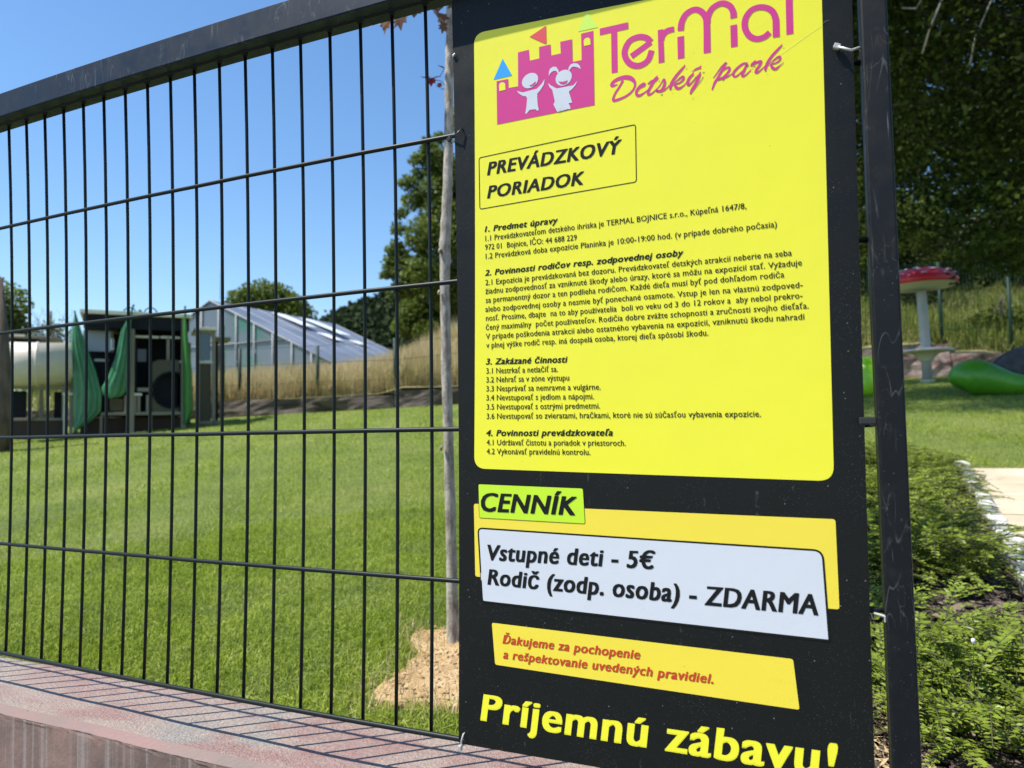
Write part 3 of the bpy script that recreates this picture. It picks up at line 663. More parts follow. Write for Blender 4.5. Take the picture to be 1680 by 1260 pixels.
s1 = [[(1102.36,793.58,0.94),(1098.6,792.94,2.71),(1095.75,793.5,3.26),(1097.01,796.69,3.73),(1102.2,799.44,4.19),(1110.35,800.36,4.82),(1116.68,798.61,5.33),(1121.24,794.64,4.11),(1122.88,789.55,2.52),(1120.92,784.49,2.25),(1116.44,780.24,2.53),(1109.62,777.11,2.81),(1102.82,775.66,3.23),(1097.72,775.39,3.25),(1097.34,778.41,2.84),(1099.67,783.46,2.57),(1103.21,788.26,2.56),(1106.4,792.78,2.55),(1108.53,796.13,3.02)],
      [(1126.2,783.13,1.32),(1129.9,784.79,1.64),(1133.26,786.5,2.62),(1133.65,788.46,2.1),(1131.34,788.57,2.3),(1127.27,785.63,2.97),(1124.13,780.81,3.31),(1124.99,776.44,3.3),(1128.29,775.94,2.96),(1132.65,777.82,1.84),(1137.14,780.34,1.18)],
      [(1148.25,794.01,1.42),(1145.89,791.45,3.24),(1141.42,784.91,3.38),(1137.47,778.25,3.13),(1137.82,774.81,2.74),(1141.45,775.46,2.08),(1146.12,778.61,1.3)],
      [(1137.56,787.02,1.31),(1140.58,789.12,2.61),(1145.18,789.9,3.89),(1148.82,791.54,1.62)],
      [(1146.12,778.61,1.17),(1150.82,783.08,1.16),(1155.24,789.26,1.8),(1156.27,785.37,3.08),(1154.94,780.26,3.34),(1151.59,776.75,3.35),(1147.5,777,2.72),(1147.32,779.39,1.29)],
      [(1150.9,775.67,2.58),(1155.79,776.74,1.67),(1160.95,780.57,1.15)],
      [(1178.99,800.19,1.57),(1174.39,795.79,2.84),(1168.44,789.65,3.18),(1163.74,783.23,3.19),(1162.24,776.84,2.55),(1162.46,775.66,1.15)],
      [(1163.76,779.89,1.15),(1168.9,784.22,1.4),(1174.75,787.73,2.53),(1177.16,787.58,2.39),(1176.42,784.41,2.27),(1172,781.62,1.9),(1167.51,781.03,2.03),(1168.66,777.27,3.49),(1171.79,775.53,2.85),(1176.3,777.45,1.51),(1180.21,780.67,1)],
      [(1187.75,789.12,2.18),(1183.53,785.32,3.13),(1181.28,780.46,3.14),(1182.12,777.32,2.63),(1185.2,779.03,1.75),(1190.4,783.97,1.56),(1195.55,788.35,1.73)],
      [(1195.43,788.38,1.73),(1193.53,784.01,2.98),(1189.52,776.87,3.11),(1185.56,771.03,3),(1183.84,766.85,1.56)],
      [(1184.17,767.32,1.13),(1188.74,772.4,1.12),(1193.94,777.99,0.99),(1197.84,782.49,0.62)],
      [(1186.59,791.67,0.75),(1190.74,793.81,1.99),(1196.08,794.58,2.48)]]
s2 = [[(1208.93,780.3,0.86),(1212.91,784.75,1.34),(1217.4,790.39,1.7),(1222.42,794.27,2.42)], [(1223.03,794.14,1.81),(1219.15,788.08,2.55),(1213.96,779.96,2.92),(1210.07,774.18,2.75),(1207.25,767.52,1.59)],
      [(1217.51,785.14,1.21),(1222.2,788.24,2.12),(1225.86,788.55,2.41),(1225.74,785.12,2.71),(1222.55,781.2,2.54),(1218.48,778.09,3.03),(1213.88,777.69,2.74)], [(1218.76,777.38,2.54),(1223.68,778.69,1.69),(1228.61,780.97,0.96)],
      [(1244.54,789.42,1.89),(1240.37,789.75,2.5),(1234.85,786.53,2.69),(1230.34,782.05,2.7),(1230.03,778.41,2.4),(1232.39,777.1,2.03),(1236.39,779.42,1.55),(1241.34,783.61,1.31),(1244.07,787.9,2.37)],
      [(1244.08,788.22,2.37),(1241.29,782.32,2.97),(1239.03,777.92,2.73),(1239.97,775.92,2.38),(1243.49,777.36,1.66),(1248.11,781.28,1.06)],
      [(1252.92,790.8,1.06),(1249.82,787.38,3.06),(1248.43,785.08,1.53)], [(1250.42,787.58,2.83),(1255.19,788.53,2.93),(1258.62,788.61,2.69),(1257.3,784.89,2.92),(1253.82,780.45,2.93),(1252.83,777.57,2.46),(1254.88,777.16,2.23),(1257.78,779.02,1.52),(1262.02,782.33,0.93)],
      [(1280.26,802.2,1.38),(1276.06,798.3,2.59),(1270.02,792.54,2.89),(1265.09,785.87,2.9),(1262.78,779.3,2.62),(1263.03,776.68,1.05)],
      [(1264.36,782.18,1.05),(1269.77,786.2,1.16),(1275.13,789.56,2.3),(1277.92,789.75,2.07),(1277.32,786.25,1.95),(1273.76,784.11,1.73),(1268.78,783.2,1.74),(1269.8,779.48,3.18),(1272.91,777.39,2.88),(1276.48,779.73,1.49),(1281.05,782.75,0.57)]]
for i, q in enumerate((s1, s2)): strokes('script_lettering', q, M_mag, O2)

# scratch across the panel
M_scr = mat('scratched vinyl', (.85, .83, .16), .4)
strokes('scratch', [[(1277.73,791.85,0.49),(1290.86,799.23,0.6),(1306.31,808.01,0.59),(1319.35,814.78,0.59)]], M_scr, O2, True, False)
M_scr2 = mat('grey scuff', (.07, .07, .07), .5)
strokes('scratch', [[(1320.97,816.74,0.77),(1323.73,818.83,0.99),(1327.62,819.02,0.44)]], M_scr2, O1, True, False)

# cable ties
def cable_tie(label, pts, r, m, headp, hd=(.003, .0022, .004), rot=0):
    t = thing('cable_tie', label, 'cable tie', pts[0], 'cable ties holding the notice board')
    st = tubes('strap', [(pts, r)], m, t, 6); st.matrix_world = Matrix()
    st.location = -Vector(pts[0])
    bm = bmesh.new(); box(bm, -hd[0], hd[0], -hd[1], hd[1], -hd[2], hd[2], .0007, Matrix.Translation(Vector(headp) - Vector(pts[0])) @ Matrix.Rotation(rot, 4, 'Y'))
    bm_obj('lock_head', bm, m, t)
def bp(p, off): return W(p[0] / 1000, p[1] / 1000, off)
a, b, c, d = [q for q in [(904.96,775.4),(898.86,768.67),(889.43,767.17),(885.11,766.35)]]
cable_tie('grey cable tie from the board\'s left edge to the second horizontal wire from the top', [bp(a, .009), bp(a, .013), bp(b, .015), bp(c, .012), bp(d, .007), bp((d[0] - 1, d[1] - 2), .0)], .0009, M_cableb, bp(d, .009), (.0025, .0018, .003), rot=.9)
bp_tip = [q for q in [(905.88,778.35),(904.12,775.55)]]
a, b, c = [(900.92,42.11),(899.35,35.69),(896.99,26.42)]
cable_tie('grey cable tie at the lower left corner of the board', [bp(a, .009), bp(a, .013), bp(b, .0145), bp(c, .012), bp(c, .004)], .0010, M_cable, bp(c, .014), (.0022, .0022, .003))
a, b, c, d = [(1332.99,787.64),(1338.49,781.93),(1345.72,777.19),(1353.22,780.17)]
cable_tie('pale cable tie from the board\'s upper right edge to the end post', [bp(a, .009), bp(a, .014), bp(b, .020), bp(c, .022), bp(d, .018), bp((d[0] + 3, d[1]), .01)], .0014, M_cable, bp(a, .014), (.0032, .0024, .0026), .5)
a, b = [(895,871.39),(897.2,873.27)]
cable_tie('tiny light cable tie end at the board\'s upper left corner', [bp(a, .009), bp(a, .011), bp(b, .0125), bp(b, .009)], .0008, M_cable, bp(a, .0115), (.0012, .0010, .0016))
a, b, c = [(1340.45,395.55),(1347.54,396.02),(1352.99,397.12)]
cable_tie('black cable tie bridging the gap between the board\'s right edge and the post', [bp(a, .002), bp(b, .004), bp(c, .008)], .0020, M_cableb, bp(c, .010), (.002, .003, .004))
a, b = [(1337.43,213.41),(1351.12,212.72)]
cable_tie('worn pale cable tie low on the left edge of the end post', [bp(a, .003), bp(b, .014), bp((b[0] + 1, b[1] - 2), .022)], .0014, M_cable, bp(b, .024), (.0022, .002, .003))

# ---------------------------------------------------------------- playhouse with tube slide (local frame: right, away, up)
PGO = Vector((-9.2437, 7.3189, .42)); PGR = math.atan2(.79335, .60876)
M_olive = mat('olive grey panel', (.085, .078, .05), .6, spec=.3); M_taupe = mat('taupe post paint', (.24, .21, .15), .5)
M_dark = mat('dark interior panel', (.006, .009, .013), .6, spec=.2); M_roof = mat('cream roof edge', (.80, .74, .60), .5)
M_slide = mat('cream slide plastic', (.64, .575, .47), .35); M_cush = mat('off white seat plastic', (.65, .62, .55), .4)
M_gl = mat('playhouse window', (.10, .16, .22), .15); M_brn = mat('brown footing', (.06, .04, .03), .9)
for mm in (M_olive, M_taupe, M_slide):
    b_ = tuple(mm.node_tree.nodes['Principled BSDF'].inputs[0].default_value)[:3]
    setc(mm, mix(mm, mul(mm, ramp(mm, noise(mm, 6, 5), [(.4, (0, 0, 0)), (.7, (1, 1, 1))]), .3), b_, tuple(v * .65 for v in b_)))
ph = thing('playhouse', 'dark playhouse on posts with cream roof edges and a round porthole panel behind the lawn', 'playhouse', PGO)
ph.rotation_euler = (0, 0, PGR)
def B(name, m, x0, x1, y0, y1, z0, z1, par=ph, bev=.006): return box_obj(name, m, par, x0, x1, y0, y1, z0, z1, bev)
# main volume
xA, xB, zt = (-0.599,1.809)[0], (0.86,1.99)[0], 1.93
D = 1.5
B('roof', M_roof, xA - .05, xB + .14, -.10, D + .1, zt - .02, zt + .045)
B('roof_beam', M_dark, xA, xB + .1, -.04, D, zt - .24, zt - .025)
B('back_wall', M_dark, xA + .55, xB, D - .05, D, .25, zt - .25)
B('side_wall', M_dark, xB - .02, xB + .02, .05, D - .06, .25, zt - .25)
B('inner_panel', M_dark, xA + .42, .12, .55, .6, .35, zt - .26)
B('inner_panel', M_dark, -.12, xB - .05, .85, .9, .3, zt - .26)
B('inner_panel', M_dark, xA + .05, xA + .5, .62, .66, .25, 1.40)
B('side_wall', M_dark, .14, .18, .3, .84, .35, zt - .26)
# frame rails behind the lintel, sunlit look put into their off-white colour
B('rail', M_cush, .14, .50, .1, .15, 1.565, 1.605); B('rail', M_cush, .52, .83, .1, .15, 1.57, 1.61)
B('rail', M_cush, (0.629,1.176)[0], (0.844,1.181)[0], .02, .06, (0.629,1.145)[1], (0.629,1.187)[1])
B('rail', M_cush, -.45, -.25, .3, .34, 1.17, 1.21)
B('window_opening', mat('frosted pane', (.34, .40, .48), .3), xA - .02, xA + .385, .35, .38, 1.34, 1.69); B('window_frame', M_taupe, xA + .39, xA + .42, .33, .38, 1.33, 1.7)
B('window_opening', M_gl, .15, .33, .80, .83, 1.22, 1.45)
# porthole panel (a plate with a round hole)
def porthole():
    x0, x1, z0, z1 = (0.398,1.171)[0], xB - .05, (0.404,0.251)[1], (0.398,1.191)[1]
    cx, cz = (0.706,0.681); r = .29; bm = bmesh.new(); n = 32; ins = []; outs = []
    for k in range(n):
        a = 2 * math.pi * k / n; dx, dz = math.cos(a), math.sin(a); ins.append((cx + r * dx, cz + r * dz))
        t = min([(x1 - cx) / dx if dx > 0 else 9, (x0 - cx) / dx if dx < 0 else 9, (z1 - cz) / dz if dz > 0 else 9, (z0 - cz) / dz if dz < 0 else 9]); t = max(t, r * 1.02); outs.append((cx + t * dx, cz + t * dz))
    for yy in (0, .03):
        vi = [bm.verts.new((p[0], yy, p[1])) for p in ins]; vo = [bm.verts.new((p[0], yy, p[1])) for p in outs]
        for k in range(n): bm.faces.new((vi[k], vi[(k + 1) % n], vo[(k + 1) % n], vo[k]))
        if yy == 0: keep = vi
        else:
            for k in range(n): bm.faces.new((keep[k], keep[(k + 1) % n], vi[(k + 1) % n], vi[k]))
    p = bm_obj('porthole_panel', bm, M_olive, ph)
    tubes('porthole_ring', [([(cx + (r + .01) * math.cos(a), -.01, cz + (r + .01) * math.sin(a)) for a in np.linspace(0, 6.3, 30)], .02)], M_dark, p, 6)
    B('porthole_back', M_dark, x0 + .02, x1 - .02, .25, .28, z0, z1)
porthole()
B('inner_post', M_taupe, (0.636,1.509)[0] - .02, (0.636,1.509)[0] + .03, .1, .15, 1.03, 1.6)
# posts
for x, y_, z0_, z1_ in ((xB + .01, -.03, -.1, zt - .02), (.10, .0, -.05, zt - .05), (xB + .18, 1.2, -.1, zt - .3)):
    B('post', M_taupe, x - .035, x + .035, y_ - .035, y_ + .035, z0_, z1_)
# deck, low boxes, stools under the deck
B('deck_beam', M_taupe, (-0.345,0.281)[0], xB - .03, -.02, .06, (0.224,0.264)[1], (0.223,0.314)[1])
B('deck_floor', M_brn, (-0.345,0.281)[0], xB, .07, D, (0.224,0.264)[1], (0.223,0.304)[1])
B('footing', M_brn, (-0.64,0.187)[0], xB, .25, D, -.3, (0.224,0.233)[1])
for px_ in (165, 200, 232): B('leg', M_taupe, (-0.344,0.182)[0] + (px_ - 165) * .0107 - .01, (-0.344,0.182)[0] + (px_ - 165) * .0107 + .025, -.02, .02, -.06, (0.224,0.264)[1])
B('panel', M_olive, (-0.219,0.577)[0], (-0.027,0.577)[0], .04, .07, (-0.217,0.339)[1], (-0.219,0.527)[1])
B('seat', M_cush, (0.087,0.617)[0], (0.248,0.618)[0], -.02, .2, (0.088,0.587)[1], (0.087,0.628)[1])
for xx in ((0.009,0.477)[0], (0.151,0.476)[0], (0.204,0.476)[0], (0.33,0.475)[0]): B('stool_post', M_taupe, xx - .02, xx + .02, 0, .04, (0.09,0.315)[1], (0.088,0.597)[1])
B('shelf', M_taupe, .18, (0.402,0.679)[0], .0, .3, (0.087,0.658)[1], (0.087,0.718)[1])
# hoop eyes on the roof
for c in ((0.059,1.935), (0.375,1.952)):
    tubes('hoop', [([(c[0] + .105 * math.cos(a), .2, c[1] + .02 + .125 * math.sin(a)) for a in np.linspace(-.3, 3.44, 16)], .011)], M_dark, ph, 6)
tubes('hoop_knob', [([((0.211,1.984)[0], .2, zt + .03), ((0.211,1.984)[0], .2, zt + .12)], .03)], M_dark, ph, 6)
# annex at the right
x0, x1 = (1.129,1.739)[0], (1.364,1.75)[0] + .02; za = (1.344,1.792)[1]
B('annex_roof', M_roof, x0 - .05, x1 + .05, .25, 1.2, za - .03, za + .02)
B('annex_side_roof', M_taupe, x1 + .06, x1 + .36, .9, 1.5, za - .12, za - .06)
B('annex_panel', M_olive, x0, x1 - .04, .34, .38, .12, (1.248,1.191)[1]); B('annex_sill', M_cush, x0, x1, .30, .40, (1.248,1.17)[1], (1.248,1.212)[1])
B('annex_window', M_gl, x0 + .02, x1 - .05, .36, .39, (1.248,1.234)[1], za - .06)
for xx, yy in ((x1, .3), (x0 + .0, .3), ((1.584,1.113)[0], .9), ((1.445,1.11)[0], .9)): B('post', M_taupe, xx - .03, xx + .03, yy, yy + .06, -.05, za - .04)
B('annex_side', M_dark, x1 + .06, (1.584,1.113)[0] - .05, 1.0, 1.05, .1, za - .14); B('annex_beam', M_taupe, x0, (1.584,1.113)[0], .3, .34, .10, .15)
# low annex at the left with openings
l0, l1 = (-1.667,1.564)[0] - .6, (-1.003,1.593)[0]; zl = (-1.229,1.603)[1]
B('low_roof', M_taupe, l0, l1, .9, 2.0, zl - .02, zl + .03); B('low_roof_edge', M_roof, (-1.668,1.583)[0], (-1.466,1.592)[0], .84, .89, zl + .0, zl + .035)
B('low_lintel', M_dark, l0, l1 - .2, .95, 1.0, zl - .13, zl - .025)
for k in range(3): B('post', M_taupe, l0 + .5 + k * .5, l0 + .56 + k * .5, .95, 1.0, -.1, zl - .02)
B('low_sill', M_olive, l0, l1, .96, 1.02, zl - .42, zl - .28)
B('annex_window', M_gl, (-1.347,1.511)[0], (-1.083,1.522)[0], 1.03, 1.05, zl - .27, zl - .14)
# lower frame under the slide
B('frame_beam', M_taupe, l0, (-0.746,0.733)[0], .1, .18, (-1.216,0.692)[1], (-1.217,0.758)[1])
B('frame_panel', M_dark, (-1.59,0.577)[0], (-1.373,0.577)[0], .3, .34, (-1.585,0.249)[1], (-1.592,0.671)[1])
B('frame_panel', M_brn, l0, (-0.845,0.094)[0], .2, .3, -.05, (-1.21,0.225)[1]); B('frame_edge', M_taupe, l0, (-0.845,0.094)[0], .17, .21, (-1.209,0.196)[1], (-1.21,0.234)[1])
B('frame_panel', M_dark, (-1.022,0.577)[0], (-0.884,0.577)[0], .5, .54, (-1.585,0.24)[1], (-1.592,0.671)[1])
for px_ in (49, 90, 100, 105): B('post', M_taupe, (-1.293,0.482)[0] + (px_ - 50) * .0107 - .02, (-1.293,0.482)[0] + (px_ - 50) * .0107 + .02, .1, .15, (-1.209,0.196)[1], (-1.216,0.701)[1])
B('seat', M_cush, (-0.868,0.616)[0], (-0.719,0.616)[0], -.05, .2, (-0.868,0.587)[1], (-0.868,0.635)[1])
for xx in ((-0.833,0.48)[0], (-0.751,0.48)[0]): B('stool_post', M_cush if xx < (-0.809,0.48)[0] else M_taupe, xx - .025, xx + .02, 0, .05, -.05, (-0.868,0.596)[1])
B('strut', M_taupe, (-1.171,0.864)[0], (-1.131,0.865)[0], -.02, .05, (-1.153,0.749)[1], (-1.155,0.912)[1])
# tube slide
c0, c1 = (-1.637,1.084), (-0.733,1.104); r = .345
tb = tubes('slide_tube', [([(c0[0], .1, c0[1] + .0), (c0[0] + .4, .1, c0[1]), ((-1.206,1.094)[0] - .02, .1, c0[1]), ((-1.206,1.094)[0] - .02, .1, c0[1]), ((-1.206,1.094)[0], .1, c0[1]), ((-1.206,1.094)[0] + .02, .1, c0[1]), (c1[0], .1, c1[1])], [r, r, r, r * 1.05, r * 1.05, r, r])], M_slide, ph, 28)

# giant leaf-shaped covers with folded ribs
def leaf_cover(label, L, R_, zs, depth, nrib, bend=0, phs=0., m=None):
    n = 40; k = 26; V = []
    for i in range(n + 1):
        t = i / n; z = zs[0] + (zs[1] - zs[0]) * t
        a = np.interp(t, [q[0] for q in L], [q[1] for q in L]); b = np.interp(t, [q[0] for q in R_], [q[1] for q in R_])
        for j in range(k + 1):
            s = j / k; s2 = s + bend * math.sin(math.pi * t) * s * (1 - s)
            wv = abs(math.sin(math.pi * (nrib * s + phs + .7 * bend * t))) ** .8
            V.append((a + (b - a) * s2, -.12 - depth * wv * math.sin(math.pi * min(1, t * 1.02)) ** .5 - .10 * math.sin(math.pi * s), z))
    F = np.array([(i * (k + 1) + j, i * (k + 1) + j + 1, (i + 1) * (k + 1) + j + 1, (i + 1) * (k + 1) + j) for i in range(n) for j in range(k)])
    o = mesh_np('leaf_cover', V, F, m or M_gleaf, smooth=True); o.location = PGO; o.rotation_euler = (0, 0, PGR)
    sol = o.modifiers.new('thickness', 'SOLIDIFY'); sol.thickness = .015
    return tag(o, label, 'playhouse decoration', 'green leaf-shaped covers on the playhouse')
M_gleaf = mat('green leaf plastic', (.045, .19, .085), .38)
setc(M_gleaf, ramp(M_gleaf, noise(M_gleaf, 2.5, 4), [(.35, (.030, .14, .06)), (.65, (.065, .25, .12))]))
M_gleaf2 = mat('mid green leaf plastic', (.04, .20, .035), .4)
def prof(pts):   # px list -> t,u from bottom to top
    z0 = pts[0][1]; z1 = pts[-1][1]; return [((p[1] - z0) / (z1 - z0), p[0]) for p in pts]
L = [(-0.704,0.003),(-0.728,0.285),(-0.728,0.675),(-0.754,1.065),(-0.761,1.358),(-0.748,1.654),(-0.714,1.922)]; R_ = [(-0.696,0.003),(-0.472,0.174),(-0.337,0.32),(-0.327,0.597),(-0.412,0.973),(-0.561,1.414),(-0.705,1.922)]
leaf_cover('largest green leaf cover, left of the playhouse and reaching the ground', prof(L), prof(R_), (L[0][1], L[-1][1]), .05, 4.5, .25)
L = [(-0.219,0.527),(-0.314,0.577),(-0.332,0.706),(-0.239,0.896),(-0.138,1.228),(-0.071,1.634),(0.059,1.914),(0.112,2.071)]; R_ = [(-0.201,0.527),(-0.045,0.567),(0.034,0.668),(0.058,0.9),(0.074,1.234),(0.079,1.64),(0.086,1.916),(0.116,2.071)]
leaf_cover('green leaf cover hanging in the middle of the playhouse with its tip above the roof', prof(L), prof(R_), (L[0][1], L[-1][1]), .05, 3.5, -.35, .2)
L = [(0.868,0.1),(0.857,0.473),(0.854,1.098),(0.847,1.621),(0.878,2.096)]; R_ = [(0.925,0.099),(1.019,0.326),(0.997,0.996),(0.938,1.52),(0.883,2.097)]
leaf_cover('narrow green leaf cover on the playhouse corner post', prof(L), prof(R_), (L[0][1], L[-1][1]), .03, 1.5, .1, 0, M_gleaf2)
L = [(1.585,0.577),(1.574,1.113),(1.563,1.543),(1.588,1.922)]; R_ = [(1.605,0.577),(1.624,1.114),(1.614,1.545),(1.593,1.922)]
o = leaf_cover('thin green leaf cover at the right end of the annex', prof(L), prof(R_), (L[0][1], L[-1][1]), .02, 1, 0, 0, M_gleaf2); o.location = PGO + Vector((-.79, .61, 0)) * .9

# wooden pole at the left edge
pl = (-8.958,5.24,0.186); p = tubes('wooden_pole', [([(0, 0, -.1), (.02, 0, .5), (-.01, .02, 1.1), (-.16, .02, 2.4)], [.14, .13, .13, .08])], M_wood, None, 12)
p.location = (pl[0] - .05, pl[1], HL(pl[1])); tag(p, 'weathered wooden pole at the left edge in front of the playhouse', 'pole')

# ---------------------------------------------------------------- mushroom seat, green rocker, boulders
mg = (2.84,13.226,0.973)
mush = thing('mushroom_seat', 'tall toadstool with red spotted cap, grey-white stem and a round table, behind the lawn', 'play equipment', (mg[0] + .06, mg[1], mg[2])); mush.scale = (.81, .81, .68)
M_stem = mat('pale stem paint', (.42, .44, .44), .5); M_red = mat('red cap paint', (.55, .018, .028), .35); M_spot = mat('white cap spots', (.8, .76, .76), .4); M_gill = mat('cream gills', (.55, .56, .42), .6)
setc(M_stem, ramp(M_stem, noise(M_stem, 3, 4), [(.35, (.34, .37, .36)), (.65, (.48, .48, .45))]))
tubes('stem', [([(0, 0, -.1), (0, 0, .8), (-.01, 0, 1.6), (-.03, 0, 2.62)], [.098, .096, .094, .10])], M_stem, mush, 20)
def lathe(name, prof_, m, par, n=36, jit=0, loc=(0, 0, 0)):
    V = []; F = []
    for r_, z in prof_:
        for k in range(n): a = 2 * math.pi * k / n; rr_ = r_ * (1 + jit * math.sin(3 * a + 1) + jit * .6 * math.sin(7 * a)); V.append((loc[0] + rr_ * math.cos(a), loc[1] + rr_ * math.sin(a), loc[2] + z))
    for i in range(len(prof_) - 1):
        for k in range(n): F.append((i * n + k, i * n + (k + 1) % n, (i + 1) * n + (k + 1) % n, (i + 1) * n + k))
    return mesh_np(name, V, np.array(F), m, par, smooth=True)
cap = lathe('cap', [(.68, 2.44), (.71, 2.49), (.69, 2.60), (.58, 2.74), (.42, 2.83), (.22, 2.88), (.001, 2.89)], M_red, mush, jit=.02, loc=(-.03, 0, 0))
lathe('gills', [(.10, 2.33), (.4, 2.36), (.6, 2.40), (.68, 2.442)], M_gill, mush, loc=(-.03, 0, 0))
gr = []
for k in range(64):
    a = 2 * math.pi * k / 64; gr.append(([(-.03 + .2 * math.cos(a), (.16) * math.sin(a), 2.325), (-.03 + .67 * math.cos(a), .67 * math.sin(a), 2.432)], .010))
tubes('gill_ridges', gr, M_gill, mush, 4)['kind'] = 'stuff'
for k in range(22):
    a = random.uniform(0, 6.28); q = random.uniform(.2, .95); rr_ = .69 * q; z = float(np.interp(rr_, [0, .22, .42, .58, .69], [2.89, 2.88, 2.83, 2.74, 2.60])); s = random.uniform(.035, .075)
    if k < 8: a = -1.57 + (k - 4) * .33; rr_ = [.66, .52, .63, .43, .65, .54, .65, .57][k]; z = float(np.interp(rr_, [0, .22, .42, .58, .69], [2.89, 2.88, 2.83, 2.74, 2.60]))
    lathe('cap_spot', [(s, 0), (s * .8, .018), (s * .4, .03), (.001, .032)], M_spot, mush, 12, .05, (-.03 + rr_ * math.cos(a), rr_ * math.sin(a), z - .004))
lathe('table_top', [(.001, .76), (.51, .76), (.53, .78), (.53, .80), (.51, .815), (.001, .815)], M_spot, mush, jit=.01)
lathe('table_support', [(.125, .52), (.17, .62), (.27, .74), (.33, .758)], M_gill, mush)
lathe('foot_ring', [(.13, -.05), (.14, .05), (.12, .06)], M_gill, mush)

M_bean = mat('grass green plastic', (.07, .27, .012), .35); M_limep = mat('lime plastic', (.30, .62, .02), .4); M_bld = mat('grey boulder', (.06, .06, .065), .85)
setc(M_bean, ramp(M_bean, noise(M_bean, 3, 5), [(.4, (.06, .24, .012)), (.62, (.10, .34, .02)), (.75, (.16, .45, .04))])); setc(M_bld, ramp(M_bld, noise(M_bld, 4, 5), [(.35, (.035, .035, .04)), (.65, (.10, .10, .10))]))
def blob(name, path_, rad, m, label, cat, loc, squash=1., n=20):
    """rounded body swept along a path"""
    o = tubes(name, [(path_, rad)], m, None, n); me = o.data
    o.location = loc; o.scale = (.88, .88, .88 * squash); sb = o.modifiers.new('round', 'SUBSURF'); sb.levels = 2; sb.render_levels = 2
    return tag(o, label, cat)
gb = (2.845,9.914,0.641)
blob('play_tunnel', [(-.02, 0, .16), (0, 0, .19), (.06, 0, .27), (.28, .0, .30), (.50, 0, .22), (.72, 0, .155), (1.0, 0, .14), (1.3, .05, .16), (1.6, .05, .16), (1.64, .05, .13)], [.02, .17, .26, .29, .21, .15, .13, .16, .13, .02], M_bean, 'grass-green moulded rocker lying in the tree shade right of the mushroom', 'play equipment', (gb[0], gb[1], gb[2] - .02))
bb = (3.898,11.144,0.79)
blob('boulder', [(-.52, 0, .1), (-.5, 0, .15), (-.25, 0, .28), (.05, 0, .34), (.4, 0, .3), (.7, 0, .2), (.74, 0, .1)], [.02, .16, .30, .34, .30, .2, .02], M_bld, 'dark grey boulder behind the green rocker at the right edge', 'boulder', (bb[0], bb[1], HL(bb[1]) + .02))
lb = (1.845,10.51,0.649)
blob('play_blob', [(0, 0, -.05), (0, 0, 0), (0, 0, .2), (.02, 0, .42), (0, 0, .6), (0, 0, .64)], [.05, .25, .30, .26, .14, .03], M_limep, 'lime-green moulded play figure seen in the gap between board and post', 'play equipment', (lb[0], lb[1], HL(lb[1])))

# ---------------------------------------------------------------- green fence on top of the far wall
M_gpost = mat('dark green fence paint', (.006, .030, .020), .5, spec=.2)
gf = thing('green_mesh_fence', 'tall dark green mesh fence on top of the wall behind the mushroom', 'fence')
ups = []
for i, u in enumerate((10.3, 11.6, 12.9, 14.2, 15.5, 16.8, 18.1)):
    x, y_ = xy(u, .36); z = float(wall_top(u)); tubes('fence_post', [([(x, y_, z - .4), (x, y_, z + 1.85)], .035)], M_gpost, gf, 8)
wl = []
for u in np.arange(10.3, 18.1, .065):
    x, y_ = xy(u, .36); z = float(HL(y_)) + .45; wl.append(([(x, y_, z - .2), (x, y_, z + 1.75)], .003))
for h in (.05, .45, .9, 1.3, 1.78):
    pts = [(*xy(u, .35), float(HL(xy(u, .35)[1])) + .43 + h) for u in np.linspace(10.3, 18.1, 7)]; wl.append((pts, .004))
tubes('fence_wires', wl, M_gpost, gf, 4)['kind'] = 'stuff'
mf = thing('meadow_fence', 'slender dark posts of a wire fence on the wall in front of the dry meadow', 'fence')
mw = []
for u, h in ((-1.6, 1.1), (.05, 1.1), (1.71, 1.1), (3.34, 1.2), (5.0, 1.2), (6.6, 1.2)):
    x, y_ = xy(u, .36); z = float(wall_top(u)); tubes('fence_post', [([(x, y_, z - .4), (x, y_, z + h)], .034)], M_gpost, mf, 8)
for h in (.35, .75, 1.1):
    tubes('wire', [([(*xy(u, .36), float(wall_top(u)) + h) for u in (-1.6, 1.71, 3.34, 6.6)], .004)], M_gpost, mf, 4)

